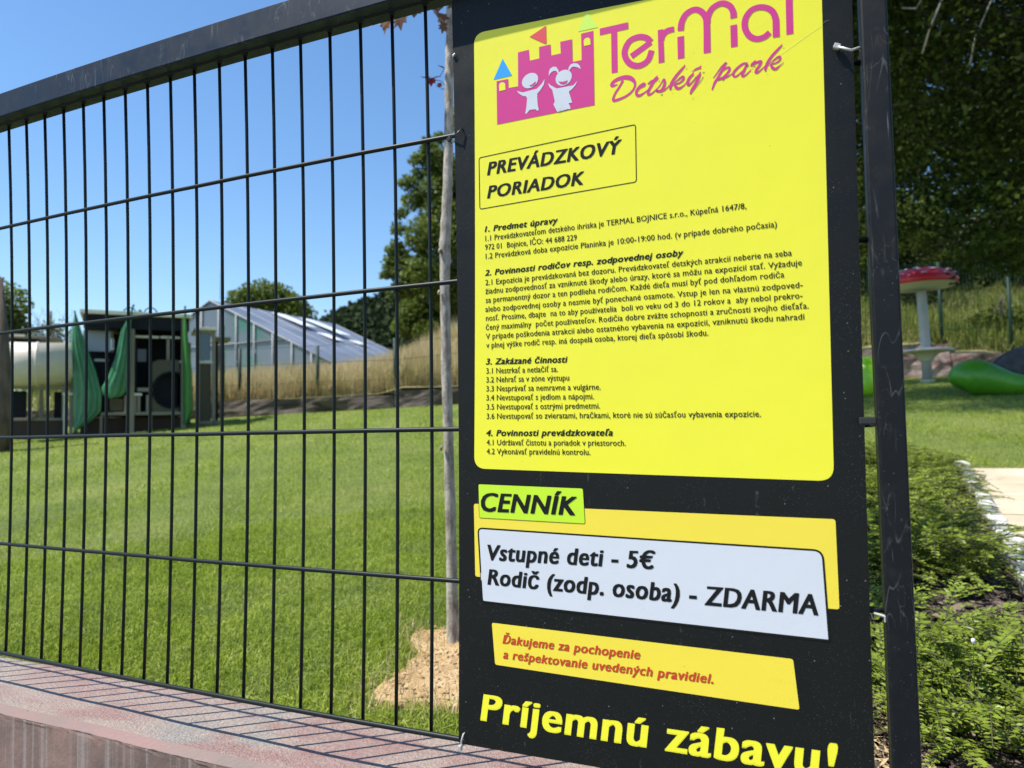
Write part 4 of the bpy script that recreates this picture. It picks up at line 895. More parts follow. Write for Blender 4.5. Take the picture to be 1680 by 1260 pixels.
# ---------------------------------------------------------------- greenhouse
def greenhouse():
    A = Vector((-27.9, 26.5, 0)); Zr = 7.2; sl = .47; Wd = 11; Ln = 10.2; g = thing('greenhouse', 'large glass greenhouse with pale grey sloping roof and open roof vents behind the meadow', 'building', A)
    M_gg = mat('greenhouse roof glass', (.11, .13, .165), .42); M_gf = mat('greenhouse aluminium', (.20, .215, .235), .5)
    setc(M_gg, ramp(M_gg, noise(M_gg, .5, 4), [(.4, (.12, .14, .18)), (.7, (.19, .21, .26))]))
    M_gw = mat('greenhouse wall glass', (.22, .27, .30), .12); setc(M_gw, ramp(M_gw, noise(M_gw, .55, 5, .7), [(.42, (.14, .17, .205)), (.56, (.12, .155, .165)), (.64, (.05, .17, .12))]))
    pw = 1.0
    for sd in (1, -1):
        for i in range(int(Wd / 1.6)):      # roof panes: rows down the slope, bays along the ridge
            for j in range(int(round(Ln / 1.7))):
                x0 = i * 1.6 + .03; x1 = x0 + 1.54; y0 = j * 1.7 + .03; y1 = y0 + 1.64
                z0, z1 = Zr - sl * x0, Zr - sl * x1; me_v = [(sd * x0, y0, z0), (sd * x1, y0, z1), (sd * x1, y1, z1), (sd * x0, y1, z0)]
                if sd < 0 and (j > 3 or i > 3): continue
                bm = bmesh.new(); vs = [bm.verts.new(v) for v in me_v]; bm.faces.new(vs if sd > 0 else vs[::-1]); r_ = bmesh.ops.extrude_face_region(bm, geom=bm.faces[:]); bmesh.ops.translate(bm, verts=[v for v in r_['geom'] if isinstance(v, bmesh.types.BMVert)], vec=(0, 0, -.03))
                bm_obj('roof_pane', bm, M_gg, g)
        bars = [([(sd * 0, y0, Zr - .03), (sd * Wd, y0, Zr - sl * Wd - .03)], .05) for y0 in np.arange(0, Ln + .1, 1.7)]
        bars += [([(sd * x0, 0, Zr - sl * x0 - .04), (sd * x0, Ln, Zr - sl * x0 - .04)], .04) for x0 in np.arange(0, Wd, 1.6)]
        for q in bars: tubes('roof_bar', [q], M_gf, g, 5)
    for k in range(-8, 9):                   # gable panes and mullions
        x0 = k * 1.2 - .56; x1 = x0 + 1.12; zt0, zt1 = Zr - sl * abs(x0) - .12, Zr - sl * abs(x1) - .12
        bm = bmesh.new(); pts = [(x0, .04, 1.5), (x1, .04, 1.5), (x1, .04, zt1)] + ([(0, .04, Zr - .12)] if k == 0 else []) + [(x0, .04, zt0)]
        bm.faces.new([bm.verts.new(v) for v in pts]); bm_obj('gable_pane', bm, M_gw, g)
        xm = k * 1.2 + .6; tubes('mullion', [([(xm, 0, 1.), (xm, 0, max(1.2, Zr - sl * abs(xm) - .05))], .05)], M_gf, g, 5)
    for z in (3.2, 4.8): wdt = (Zr - z) / sl; tubes('transom', [([(-wdt, 0, z), (wdt, 0, z)], .04)], M_gf, g, 5)
    M_v = mat('open vent sheet', (.85, .87, .9), .25)
    for x0, x1, y0, l in ((.35, 2.7, 4.1, 1.1), (3.1, 4.3, 4.7, .9), (.35, 3.3, 6.6, 1.0), (3.6, 4.4, 7.0, .8)):
        bm = bmesh.new(); f_ = lambda x: Zr - sl * x0 + .07 - (x - x0) * .40; vs = [bm.verts.new(v) for v in ((x0, y0, f_(x0)), (x1, y0, f_(x1)), (x1, y0 + l, f_(x1)), (x0, y0 + l, f_(x0)))]; bm.faces.new(vs)
        r_ = bmesh.ops.extrude_face_region(bm, geom=bm.faces[:]); bmesh.ops.translate(bm, verts=[v for v in r_['geom'] if isinstance(v, bmesh.types.BMVert)], vec=(0, 0, -.04)); bm_obj('roof_vent', bm, M_v, g)
    tubes('lightning_rod', [([(.3, .4, Zr), (.3, .4, Zr + 2.0)], .018)], M_gf, g, 5)
greenhouse()

# ---------------------------------------------------------------- vegetation
def leaves_mesh(name, P, size, mat_, parent=None, up=.3, asp=.6, var=None):
    """P (n,3) centres -> rhombic leaves with random orientation"""
    n = len(P); d = rng.normal(0, 1, (n, 3)); d /= np.linalg.norm(d, axis=1)[:, None]
    nrm = rng.normal(0, 1, (n, 3)) + np.array((0, 0, up * 3)); nrm /= np.linalg.norm(nrm, axis=1)[:, None]
    a = np.cross(nrm, d); a /= np.linalg.norm(a, axis=1)[:, None] + 1e-9; b = np.cross(nrm, a)
    s = (size * rng.uniform(.6, 1.3, n))[:, None]
    V = np.stack([P - a * s * .5, P + b * s * asp * .5 - a * s * .05, P + a * s * .5, P - b * s * asp * .5 - a * s * .05], 1).reshape(-1, 3)
    F = np.arange(4 * n).reshape(n, 4); v = rng.random(n) if var is None else var
    return mesh_np(name, V, F, mat_, parent, attr=np.repeat(v, 4))
def clump_pts(clumps, n, shell=.45):
    R3 = np.array([c[3] ** 2.2 for c in clumps]); idx = rng.choice(len(clumps), n, p=R3 / R3.sum()); C_ = np.array(clumps)[idx]
    d = rng.normal(0, 1, (n, 3)); d /= np.linalg.norm(d, axis=1)[:, None]; r = rng.random(n) ** shell
    return C_[:, :3] + d * (r * C_[:, 3])[:, None] * np.array((1, 1, .8)), idx
def crown_clumps(c, R, n, rmin, rmax):
    out = []
    for _ in range(n):
        d = rng.normal(0, 1, 3); d /= np.linalg.norm(d); r = rng.random() ** .4
        out.append((c[0] + d[0] * R[0] * r, c[1] + d[1] * R[1] * r, c[2] + d[2] * R[2] * r, rng.uniform(rmin, rmax)))
    return out
def tree(name, label, base, h, tr, clumps, n, size, m, group=None, mb=None, limbs=10, vp=1.):
    t = thing(name, label, 'tree', base, group); b = np.array(base)
    cc = np.mean([c[:3] for c in clumps], 0) - b
    tubes('trunk', [([(0, 0, -.3), (cc[0] * .1, cc[1] * .1, h * .4), (cc[0] * .6, cc[1] * .6, h)], [tr, tr * .8, tr * .4])], mb or M_bark, t, 10)
    lb = []
    for i in rng.choice(len(clumps), min(limbs, len(clumps)), replace=False):
        q = np.array(clumps[i][:3]) - b; s = np.array((cc[0] * .25, cc[1] * .25, h * rng.uniform(.45, .9)))
        md = (s + q) / 2 + rng.normal(0, .1 * h / 6, 3); lb.append(([tuple(s), tuple(md), tuple(q)], [tr * .35, tr * .22, tr * .06]))
    for q in lb: tubes('limb', [q], mb or M_bark, t, 6)
    P, idx = clump_pts([(c[0] - b[0], c[1] - b[1], c[2] - b[2], c[3]) for c in clumps], n)
    v = np.clip(rng.random(len(clumps))[idx] * .65 + rng.random(n) * .35, 0, 1) ** vp
    leaves_mesh('crown', P, size, m, t, var=v); return t
def pxr(az, d): return CAM.x + d * math.sin(math.radians(az)), CAM.y + d * math.cos(math.radians(az))

# lawn blades
def blades(name, x, y, z, h, wd, m, lean=.5, var=None, seg=1, tag_kind='stuff', parent=None):
    n = len(x); a = rng.uniform(0, 2 * np.pi, n); l = rng.normal(0, lean, n); f = rng.uniform(0, 2 * np.pi, n)
    sx, sy = np.cos(a) * wd * .5, np.sin(a) * wd * .5
    tx, ty = np.cos(f) * h * l, np.sin(f) * h * l
    b0 = np.stack([x - sx, y - sy, z], -1); b1 = np.stack([x + sx, y + sy, z], -1)
    tip = np.stack([x + tx, y + ty, z + h * np.sqrt(np.clip(1 - l * l * .5, .15, 1))], -1); v = rng.random(n) if var is None else var
    if seg == 1:
        V = np.stack([b0, b1, tip], 1).reshape(-1, 3); F = np.arange(3 * n).reshape(n, 3); at = np.repeat(v, 3)
    else:
        mx = np.stack([x + tx * .3, y + ty * .3, z + h * .6], -1); o = np.stack([sx, sy, 0 * sx], -1) * .8
        V = np.stack([b0, b1, mx + o, mx - o, tip], 1).reshape(-1, 3); k = np.arange(n)[:, None] * 5
        F = [k + np.array([[0, 1, 2, 3]]), k + np.array([[3, 2, 4]])]; at = np.repeat(v, 5)
    o = mesh_np(name, V, F, m, parent, attr=at); return tag(o, kind=tag_kind)
def lawn_pts(n, r0, r1, p, a0, a1):
    u = rng.random(n); r = (r0 ** (2 - p) + u * (r1 ** (2 - p) - r0 ** (2 - p))) ** (1 / (2 - p)) if p != 2 else r0 * (r1 / r0) ** u
    a = np.radians(rng.uniform(a0, a1, n)); x = CAM.x + r * np.sin(a); y = CAM.y + r * np.cos(a)
    _, t = ut(x, y); ok = (y > .12) & (t < -.1) & ~in_soil(x, y, .93) & ~((x > 1.1) & (y < 4.21)) & (x < 12)
    # thinner grass along the soil edge
    ok &= ~(in_soil(x, y, 1.12) & (rng.random(n) < .6))
    return x[ok], y[ok], r[ok]
def tuftvar(x, y): return np.clip(.42 + .20 * np.sin(x * 3.1 + 1.3 * np.sin(y * 2.3)) * np.sin(y * 3.7 + x) + .12 * np.sin(x * 11 + 2 * np.sin(y * 7)) * np.sin(y * 9 + x * 3) + rng.normal(0, .28, len(x)), 0, 1)
x, y, r = lawn_pts(190000, 1.4, 4.2, .5, -78, -5)
blades('grass_near', x, y, HL(y) - .004, rng.uniform(.018, .040, len(x)), .0036, M_blade, 1.0, tuftvar(x, y), 2)
x, y, r = lawn_pts(260000, 4.2, 17.5, 1.5, -72, 26)
blades('grass_far', x, y, HL(y) - .004, rng.uniform(.018, .040, len(x)), .0038 * (r / 3.2) ** .9, M_blade, 1.0, tuftvar(x, y), 1)
# a few dry and long blades round the soil patch and along the wall
xs_, ys_ = rng.uniform(-.1, .95, 2600), rng.uniform(.55, 1.45, 2600); k = in_soil(xs_, ys_, 1.3) & ~(in_soil(xs_, ys_, .8) & (rng.random(2600) < .85)); xs_, ys_ = xs_[k], ys_[k]
blades('dry_grass', xs_, ys_, HL(ys_) + .004, rng.uniform(.03, .075, len(xs_)), .0022, M_dry, .8, rng.random(len(xs_)), 2)

# meadow
n = 85000; u = rng.uniform(-3, 9, n); t = rng.random(n) ** 1.5 * 17 + .3; x, y = xy(u, t)
blades('meadow_grass', x, y, HM(u, t) - .03, rng.uniform(.25, .8, n) ** 1.1 * np.interp(t, [0, 2], [.8, 1]), .014, M_dry, .28, np.clip(rng.normal(.5, .25, n) + .15 * np.sin(u * 2 + np.sin(t)) * np.sin(t * 1.7 + u) - .35 * (t < .9) * rng.random(n), 0, 1), 2)
n = 45000; u = rng.uniform(8, 24, n); t = rng.random(n) ** 1.3 * 16 + .3; x, y = xy(u, t)
blades('slope_grass', x, y, HM(u, t) - .03, rng.uniform(.15, .55, n), .018, M_slope, .5, np.clip(rng.normal(.38, .22, n) + .30 * np.sin(u * 1.3 + t) * np.sin(t * .8 - u * .6), 0, 1), 2)
n = 14000; u = rng.uniform(-24, -3, n); t = rng.random(n) * 14 + .3; x, y = xy(u, t)
blades('verge_grass', x, y, HM(u, t) - .03, rng.uniform(.2, .5, n), .03, M_slope, .5, rng.random(n), 1)

# far forest
def forest():
    V = []; n = 1500; A = np.concatenate([rng.uniform(-43, -26, 1150), rng.uniform(-105, -43, 350)]); rr = rng.uniform(170, 285, n)
    h = rng.uniform(7, 13, n); w_ = rng.uniform(2.4, 4.2, n); k = 170
    z0 = hillz(A, rr); a = np.radians(A); cx, cy = CAM.x + rr * np.sin(a), CAM.y + rr * np.cos(a)
    d = rng.normal(0, 1, (n, k, 3)); d /= np.linalg.norm(d, axis=2)[:, :, None]; q = rng.random((n, k)) ** .35
    con = (rng.random(n) < .45)[:, None]; zz = d[:, :, 2] * q; shrink = np.where(con, np.clip(1 - .75 * (zz * .5 + .5), .1, 1), 1)
    P = np.stack([cx[:, None] + d[:, :, 0] * q * w_[:, None] * shrink, cy[:, None] + d[:, :, 1] * q * w_[:, None] * shrink, z0[:, None] + h[:, None] * (.55 + .5 * zz)], -1).reshape(-1, 3)
    v = np.clip(np.repeat(rng.random(n), k) * .7 + .3 * rng.random(n * k), 0, 1)
    tag(leaves_mesh('forest', P, 1.7, M_forest, None, .2, .8, v), kind='stuff')
forest()

def px_clump(x, y, d, r): return (x, y, d, r)
# tree rising beyond the board's left edge
cl = [(-9.6,18.328,8.749)+(.55,), (-9.665,18.291,7.618)+(.7,), (-9.623,17.736,6.222)+(.75,), (-10.252,17.941,7.412)+(.38,), (-10.604,17.718,5.579)+(.42,), (-10.409,17.843,4.723)+(.5,), (-9.638,17.728,5.001)+(.8,), (-9.433,18.993,8.185)+(1.1,), (-8.886,18.718,6.07)+(1.3,), (-8.612,19.973,7.742)+(1.6,), (-7.665,20.4,9.36)+(1.7,), (-8.747,19.908,10.411)+(1.2,), (-7.542,20.452,6.296)+(1.8,), (-6.33,21.975,8.181)+(1.8,), (-9.161,18.572,4.532)+(.9,), (-10.646,17.691,6.056)+(.22,), (-10.097,18.035,8.288)+(.25,), (-10.548,17.754,7.983)+(.14,), (-9.844,18.186,8.978)+(.3,), (-9.475,18.399,9.476)+(.25,), (-10.042,18.068,6.066)+(.5,), (-10.839,17.565,5.479)+(.28,), (-10.966,17.48,5.058)+(.2,), (-10.511,17.778,7.019)+(.25,), (-9.411,18.435,6.844)+(.9,), (-10.711,17.649,5.825)+(.38,), (-10.842,17.563,5.193)+(.32,), (-10.497,17.787,5.294)+(.55,), (-10.595,17.725,6.536)+(.3,), (-10.309,17.905,7.991)+(.35,), (-10.108,18.029,8.736)+(.3,), (-9.759,18.236,9.214)+(.35,), (-10.693,17.661,4.53)+(.35,), (-10.051,18.063,5.299)+(.6,)]
b = (-8.909,20.385,3.166)
tree('tall_broadleaf_tree', 'tall mid-green broadleaf tree rising behind the young trunk at the board\'s left edge', b, 4.5, .22, cl, 60000, .14, M_leaf, mb=M_bark)
cl = [(-11.488,19.526,3.769)+(.55,), (-11.101,19.765,4.286)+(.8,), (-10.566,20.079,4.701)+(1.0,), (-10.218,20.274,3.865)+(.9,), (-10.594,19.486,3.494)+(.6,), (-9.662,20.569,4.484)+(1.2,)]
b = (-10.678,20.015,2.937)
tree('bushy_tree', 'low bushy tree in front of the wooded hill beneath the tall broadleaf tree', b, 1.6, .1, cl, 16000, .15, M_leaf)
# round tree behind the greenhouse
cl = [(-47.838,49.069,12.172)+(1.8,), (-46.682,50.183,12.753)+(2.2,), (-46.357,51.845,12.746)+(2.0,), (-44.659,52.014,11.859)+(1.7,), (-43.818,52.736,11.303)+(1.2,), (-46.09,50.734,11.222)+(2.6,), (-47.266,49.626,11.171)+(2.0,), (-45.077,51.648,10.68)+(2.2,), (-48.472,48.436,11.85)+(.9,)]
b = (-46.295,50.544,6.332)
tree('round_tree', 'rounded olive-green tree standing behind the greenhouse roof', b, 7, .4, cl, 9000, .42, M_leaf)
# trees at the far left
cl = [(-26.292,15.416,4.855)+(.7,), (-26.232,15.518,4.297)+(.8,), (-26.53,15.004,5.156)+(1.4,), (-26.866,14.396,4.656)+(1.6,), (-26.155,15.647,4.125)+(.5,)]
tree('leafy_tree', 'leafy tree at the left edge behind the slide', (-26.504,15.049,2.037), 3.5, .15, cl, 6000, .2, M_leaf)
cl = [(-27.236,17.696,4.496)+(.5,), (-27.067,17.954,4.637)+(.6,), (-26.914,18.183,4.352)+(.5,), (-27.455,17.353,4.352)+(.5,), (-27.666,17.013,4.209)+(.5,), (-26.795,18.36,4.161)+(.5,)]
tree('sparse_tree', 'sparse twiggy tree above the slide tube', (-27.219,17.721,2.159), 3.2, .1, cl, 500, .14, M_leaf, limbs=6)
tw = []
for _ in range(60):
    a = np.array((-27.231,17.704,3.756)); a = a + np.array((rng.uniform(-.8, .8), rng.uniform(-.8, .8), 0)); tw.append(([tuple(a), tuple(a + rng.normal(0, .2, 3) + np.array((0, 0, .5))), tuple(a + rng.normal(0, .45, 3) + np.array((0, 0, rng.uniform(.7, 1.6))))], [.02, .012, .005]))
st = bpy.data.objects['sparse_tree']; q = tubes('twigs', tw, M_bark, st, 4); q.location = -Vector(st.location); q['kind'] = 'stuff'
for i, (az, d, hh) in enumerate(((-61, 60, 1.0), (-57, 55, 1.2), (-53.5, 64, 1.0))):
    x, y = pxr(az, d); cl = crown_clumps((x, y, hh + 2.4), (3.2, 3.2, 1.4), 9, .9, 1.6)
    tree('hedge_tree', ['low hedge tree glimpsed below the slide tube', 'low hedge tree glimpsed between the slide posts', 'low hedge tree glimpsed behind the playhouse deck'][i], (x, y, 0), 2, .15, cl, 2500, .35, M_leaf)

# great dark tree overhead at the right, shading the lawn and the rocker
cl = crown_clumps((3.3, 10.2, 6.6), (4.0, 3.2, 3.0), 60, .6, 1.2)
cl += crown_clumps((.9, 7.7, 6.9), (2.7, 2.0, 1.8), 34, .6, 1.1)
cl += [(2.365,9.166,3.674)+(.7,), (2.038,8.694,4.546)+(.7,), (2.707,8.619,2.852)+(.6,), (3.031,8.565,2.442)+(.6,), (3.262,8.008,2.597)+(.8,), (2.98,8.574,3.712)+(.9,), (2.481,8.146,4.336)+(.8,), (3.228,8.015,3.97)+(.9,), (3.751,8.403,3.163)+(1.0,), (1.762,9.212,3.957)+(.6,), (3.659,8.427,2.326)+(.6,), (3.11,9.059,2.296)+(.24,), (3.335,9.015,2.189)+(.22,), (2.94,9.088,2.47)+(.25,), (2.27,9.678,2.892)+(.25,), (3.496,8.98,2.269)+(.40,), (3.249,11.064,2.533)+(.25,), (3.536,11.014,2.578)+(.38,), (3.111,11.086,2.375)+(.16,), (3.395,11.04,2.276)+(.15,), (3.815,10.958,2.406)+(.2,)]
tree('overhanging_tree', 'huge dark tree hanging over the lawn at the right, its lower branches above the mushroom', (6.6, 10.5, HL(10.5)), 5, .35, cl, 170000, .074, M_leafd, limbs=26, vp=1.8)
ot = bpy.data.objects['overhanging_tree']; ol = Vector(ot.location)
for q, rr_ in (([(2.66,7.513,5.025), (2.565,7.528,4.671), (2.457,7.543,4.435), (2.375,7.605,4.185)], .011), ([(2.401,7.551,4.991), (2.384,7.553,4.734), (2.336,7.559,4.658), (2.216,7.623,4.731)], .009), ([(3.091,7.635,4.781), (2.864,7.68,4.286), (2.784,7.695,3.924)], .008)): tubes('twig', [([Vector(p) - ol for p in q], rr_)], M_ybark, ot, 6)
# trees on the slope behind the green fence
for i, (px_, d, zc, R_, n_, lab) in enumerate((((1440), 25, 5.2, (3.2, 3, 3.2), 22000, 'dense tree on the slope behind the gap between board and post'), ((1560), 29, 7.5, (4, 3, 3.6), 24000, 'dense dark tree on the slope above the mushroom cap'), ((1700), 27, 8., (4, 3, 3.4), 22000, 'dense dark tree on the slope at the right edge'), ((1450), 31, 13.5, (5, 3, 4.5), 45000, 'tallest dark tree at the back, left of the upper right corner'), ((1660), 32, 13.5, (5, 3, 4.5), 45000, 'tallest dark tree at the back, in the upper right corner'), ((1300), 27, 6., (4, 3, 4.), 12000, 'dense tree on the slope hidden mostly behind the notice board'))):
    az = math.degrees(math.atan((px_ - 840) / 1165)) - 23.9; x, y = pxr(az, d); u_, t_ = ut(x, y); zb = float(HM(np.array(u_), np.array(t_)))
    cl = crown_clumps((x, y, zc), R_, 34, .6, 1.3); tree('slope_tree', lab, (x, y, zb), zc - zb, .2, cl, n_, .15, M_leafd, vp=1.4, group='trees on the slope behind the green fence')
for i, (px_, d, lab) in enumerate(((1510, 20.8, 'dark bush behind the mushroom stem'), (1452, 20.5, 'dark bush left of the mushroom by the end post'), (1650, 18.6, 'shaded bush at the foot of the slope at the right edge'), (1575, 24, 'dark bush on the slope between the two green fence posts'), (1632, 25, 'taller dark bush high on the slope right of the mushroom'), (1690, 23.5, 'dark bush high on the slope at the right edge'))):
    az = math.degrees(math.atan((px_ - 840) / 1165)) - 23.9; x, y = pxr(az, d); u_, t_ = ut(x, y); zb = float(HM(np.array(u_), np.array(t_)))
    cl = crown_clumps((x, y, zb + [1.2, .8, .15, .6, 1.0, .6][i]), ([1.2, .7, 1.3, .7, .9, .9][i], .6, [.9, .7, .25, .6, 1.0, .8][i]), 14, .25, .45); tree('slope_bush', lab, (x, y, zb), .8, .05, cl, 3500, .10, M_leafd, 'bushes on the slope behind the green fence', limbs=4)

# young tree right behind the fence
def young_tree():
    tr = [(0.283,1.077,-0.252), (0.281,1.076,0.043), (0.279,1.075,0.329), (0.276,1.073,0.564), (0.276,1.073,0.803), (0.278,1.074,0.951), (0.285,1.078,1.091), (0.289,1.08,1.175), (0.294,1.083,1.364), (0.291,1.098,1.525), (0.289,1.113,1.728), (0.285,1.127,2.015), (0.275,1.153,2.612)]
    rad = [1.2 * q for q in (.0165, .0135, .0125, .0130, .0122, .0140, .0128, .0118, .0112, .0112, .0105, .009, .006)]
    b = Vector(tr[0]); b.z = HL(b.y) + .02
    t = thing('young_maple', 'young maple with pale slender trunk and reddish leaves right behind the fence beside the board', 'tree', b)
    P = [Vector(p) - b for p in tr]; P[0].z -= .03
    # densify and roughen
    Q = []; Rr = []
    for i in range(len(P) - 1):
        for k in range(6):
            f = k / 6; Q.append(P[i].lerp(P[i + 1], f) + Vector((random.gauss(0, .0006), random.gauss(0, .0006), 0))); Rr.append((rad[i] * (1 - f) + rad[i + 1] * f) * random.uniform(.96, 1.05))
    tubes('trunk', [(Q, Rr)], M_ybark, t, 14)
    for x_, y_ in ((724, 480), (727, 412), (722, 735)):
        k = Vector(ry_knot[(x_, y_)]) - b; tubes('knot', [([k, k + Vector((-.006, -.004, .002))], [.009, .0055])], M_ybark, t, 8)
    out = [(0, -.5), (.10, -.42), (.42, -.50), (.30, -.22), (.62, .02), (.40, .05), (.52, .35), (.22, .22), (0, .62), (-.22, .22), (-.52, .35), (-.40, .05), (-.62, .02), (-.30, -.22), (-.42, -.50), (-.10, -.42)]
    def leaf_geo(c, s, M):
        return [tuple(Vector(c) + M @ Vector((p[0] * s, .10 * s * abs(p[0]), p[1] * s))) for p in out]
    for px3, s, rx, rz, m in ym_leaves:
        M = Matrix.Rotation(rz, 3, 'Z') @ Matrix.Rotation(rx, 3, 'X'); V = leaf_geo(Vector(px3) - b, s * 1.41, M)
        c = sum((Vector(v) for v in V), Vector()) / len(V); V.append(tuple(c)); n = len(out)
        mesh_np('leaf', V, np.array([(i, (i + 1) % n, n) for i in range(n)]), m, t, attr=np.full(n + 1, random.random()))
    # branches and crown above the picture
    top = P[-2]; V = []; F = []; at = []; tw = []
    for _ in range(14):
        e = top + Vector((random.uniform(-.7, .6), random.uniform(-.6, .7), random.uniform(-.1, 1.0))); st = P[-3].lerp(P[-1], random.random()); tw.append(([st, st.lerp(e, .5) + Vector((0, 0, .06)), e], [.005, .003, .0015]))
        for _ in range(24):
            c = st.lerp(e, random.uniform(.3, 1.05)) + Vector((random.gauss(0, .07), random.gauss(0, .07), random.gauss(0, .05)))
            if c.z < P[10].z + .06: continue
            M = Matrix.Rotation(random.uniform(0, 6.28), 3, 'Z') @ Matrix.Rotation(random.uniform(-1.2, 1.2), 3, 'X'); g = leaf_geo(c, random.uniform(.07, .11), M); o = len(V); n = len(out)
            V += g; V.append(tuple(c)); F += [(o + i, o + (i + 1) % n, o + n) for i in range(n)]; at += [random.random()] * (n + 1)
    for q in tw: tubes('twig', [q], M_ybark, t, 5)
    mesh_np('crown', V, np.array(F), M_maple, t, attr=at)
    for q in ym_twigs: tubes('twig', [([Vector(p) - b for p in q], .0009)], M_mred, t, 5)
ry_knot = {(724, 480): (0.272,1.05,0.799), (727, 412): (0.275,1.052,0.924), (722, 735): (0.272,1.05,0.339)}
ym_leaves = [((0.239,0.82,1.527), .040, 2.9, .4, M_maple), ((0.262,0.868,1.541), .036, 3.2, -.2, M_maple), ((0.282,0.914,1.583), .030, 2.7, .2, M_maple), ((0.316,1.015,1.614), .030, 2.6, .9, M_maple), ((0.309,1.027,1.59), .022, 3.5, 1.1, M_maple), ((0.339,1.044,1.661), .028, 3.0, .3, M_maple), ((0.302,1.024,1.648), .03, 2.6, -.3, M_maple),
             ((0.292,0.952,1.407), .020, 1.9, .5, M_mred), ((0.306,0.96,1.395), .021, 2.9, .1, M_mred), ((0.315,0.983,1.418), .011, 2.2, .6, M_mred), ((0.311,0.996,1.399), .012, 3.0, .2, M_mred), ((0.303,1.024,1.469), .016, 2.3, 1.0, M_maple)]
ym_twigs = [[(0.304,1.041,1.472), (0.306,1.01,1.434), (0.303,0.968,1.408)], [(0.298,1.053,1.427), (0.302,1.024,1.426), (0.31,0.98,1.408)], [(0.298,1.053,1.417), (0.303,1.024,1.4), (0.313,0.997,1.399)]]
young_tree()

# ---------------------------------------------------------------- spreading shrubs with feathered shoots
def shrub_mesh(seed, nst, R_, hh):
    rs = np.random.default_rng(seed); LV = []; LA = []; ST = []
    for i in range(nst):
        a = rs.uniform(0, 2 * np.pi); L = R_ * rs.uniform(.55, 1.1); H_ = hh * rs.uniform(.35, 1.1); n = int(L / .0095)
        p0 = np.array((rs.normal(0, .03), rs.normal(0, .03), 0)); dirv = np.array((np.cos(a), np.sin(a), 0)); cv = rs.normal(0, .35)
        pts = []
        for k in range(n):
            f = k / max(1, n - 1); aa = a + cv * f; q = p0 + np.array((np.cos(aa), np.sin(aa), 0)) * L * f + np.array((0, 0, H_ * math.sin(min(1.9, f * 2.0)) )); pts.append(q)
        ST.append(([tuple(p) for p in pts[::4]] + [tuple(pts[-1])], .0011))
        br = [(pts, 0)]
        for _ in range(rs.integers(1, 4)):      # side shoots
            k0 = rs.integers(n // 3, max(n // 3 + 1, n - 6)); sa = a + rs.choice((-1, 1)) * rs.uniform(.5, 1.0); m_ = int(rs.uniform(8, 20)); up_ = rs.uniform(-.1, .6)
            bp_ = [pts[k0] + np.array((np.cos(sa), np.sin(sa), up_ - .02 * j)) * .008 * j for j in range(m_)]; br.append((bp_, 0)); ST.append(([tuple(p) for p in bp_[::3]] + [tuple(bp_[-1])], .0009))
        for P, _ in br:
            m_ = len(P)
            for k in range(2, m_):
                t = P[k] - P[k - 1]; t = t / (np.linalg.norm(t) + 1e-9); side = np.cross(t, (0, 0, 1)); side /= np.linalg.norm(side) + 1e-9; upv = np.cross(side, t)
                s = .0165 * (1 - .55 * (k / m_) ** 3) * rs.uniform(.75, 1.15)
                for sg in (-1, 1):
                    d = side * sg * .85 + t * .45 + upv * rs.uniform(.0, .5); d /= np.linalg.norm(d); wv = np.cross(d, upv + .3 * rs.normal(0, 1, 3)); wv /= np.linalg.norm(wv) + 1e-9; c = P[k]; dip = -upv * s * .12
                    LV += [c, c + d * s * .5 + wv * s * .24, c + d * s + dip, c + d * s * .5 - wv * s * .24]; LA.append(.25 + .5 * rs.random() + .25 * (k / m_))
    V = np.array(LV); nl = len(LA)
    return V, np.arange(4 * nl).reshape(nl, 4), np.repeat(np.clip(LA, 0, 1), 4), ST
M_stemg = mat('shrub stems', (.06, .06, .025), .8)
protos = []
for sd, nst, R_, hh in ((1, 34, .24, .12), (2, 30, .20, .15), (3, 40, .27, .10)):
    V, F, at, ST = shrub_mesh(sd, nst, R_, hh); f = mesh_np('foliage', V, F, M_shrub, None, attr=at); s = tubes('stems', ST, M_stemg, None, 4)
    protos.append((f, s))
first = {0: 1, 1: 1, 2: 1}
def place_shrub(i, x, y, rz, sc, label):
    f, s = protos[i]; t = thing('low_shrub', label, 'shrub', (x, y, HL(y) + .005), 'low spreading shrubs in the planted bed'); t.rotation_euler = (0, 0, rz); t.scale = (sc, sc, sc)
    if first.pop(i, None): f.parent = t; s.parent = t
    else:
        for o in (f, s): c = o.copy(); COL.objects.link(c); c.parent = t
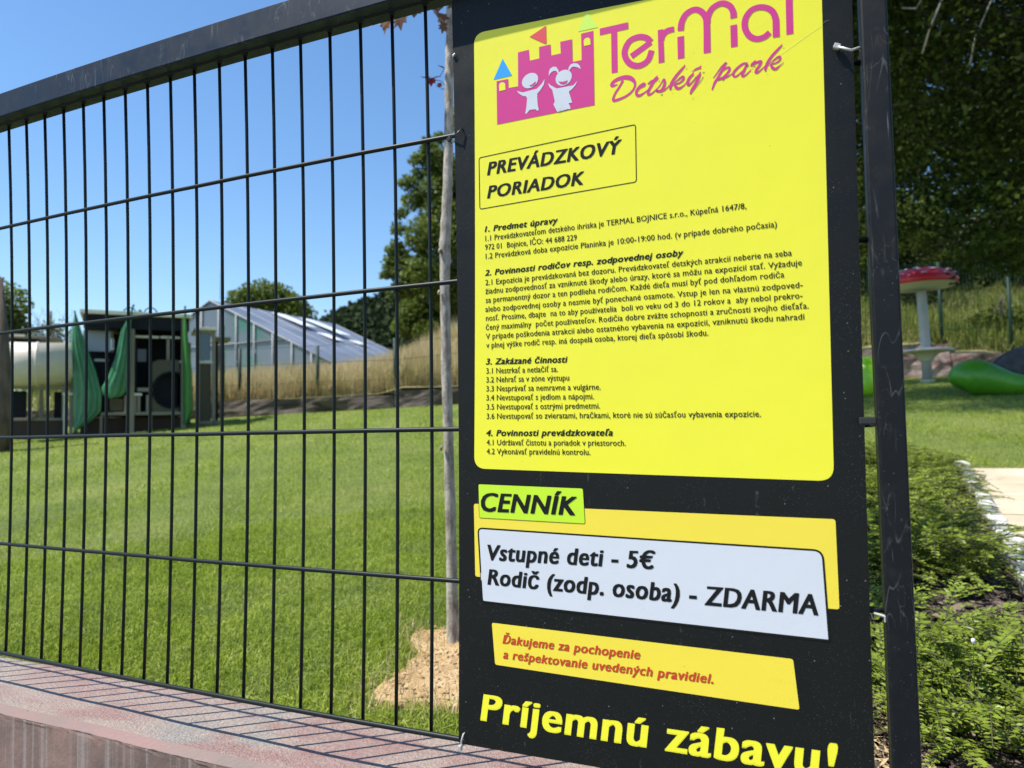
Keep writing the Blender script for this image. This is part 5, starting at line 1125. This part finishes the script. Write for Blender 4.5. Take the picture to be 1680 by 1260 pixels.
g_ = [(1.537,0.908,-0.259), (1.47,1.188,-0.231), (1.672,1.349,-0.215), (1.385,1.07,-0.243), (1.66,0.924,-0.258), (1.566,1.661,-0.184)]
spots = [(0, g_[0][0], g_[0][1], .3, 1.25, 'feathery low shrub nearest the end post, at the bottom right'), (1, g_[1][0], g_[1][1], 1.4, 1.3, 'low shrub with one upright shoot just right of the end post'), (2, g_[2][0] + .05, g_[2][1] - .08, 2.1, 1.15, 'low shrub at the right edge above the nearest one'),
         (1, g_[3][0], g_[3][1], 2.7, 1.0, 'low shrub seen in the gap between board and post, near the bottom'), (0, g_[4][0], g_[4][1], 4.0, 1.3, 'low shrub cut by the lower right corner of the picture')]
ROWS_S = [(1.62, 'first'), (1.98, 'second'), (2.34, 'third'), (2.7, 'fourth'), (3.06, 'fifth'), (3.42, 'sixth'), (3.78, 'seventh'), (4.05, 'eighth')]
for r_i, (yy, nm) in enumerate(ROWS_S):
    for c_i, fx_ in enumerate((.06, .36, .66)):
        if r_i == 0 and c_i > 0: continue
        x = 1.28 + (kerbx(yy) - .12 - 1.28) * (fx_ + rng.uniform(-.08, .03) * (c_i == 2)) + rng.uniform(-.04, .04) + .02 * r_i
        spots.append((int(rng.integers(0, 3)), x, yy + rng.uniform(-.08, .08), rng.uniform(0, 6), rng.uniform(1.2, 1.5) * (.85 if c_i == 2 and r_i > 2 else 1), 'low shrub %s, %s row from the fence' % (('nearest the board', 'in mid bed', 'beside the pale kerb')[c_i], nm)))
for s_ in spots: place_shrub(*s_)
# one dandelion clock between the shoots
dd = (1.561,0.954,-0.059); fl = thing('seed_head', 'thin stalk with a small white seed head standing between the shrubs', 'wild flower', (dd[0] - .004, dd[1], HL(dd[1])))
tubes('stalk', [([(0, 0, 0), (.002, 0, (dd[2] - HL(dd[1])) * .6), (.004, 0, dd[2] - HL(dd[1]))], .0011)], M_shrub, fl, 5)
lathe('flower_head', [(.0005, -.006), (.003, -.003), (.0042, .001), (.0035, .005), (.0005, .007)], M_spot, fl, 10, .05, (.004, 0, dd[2] - HL(dd[1])))
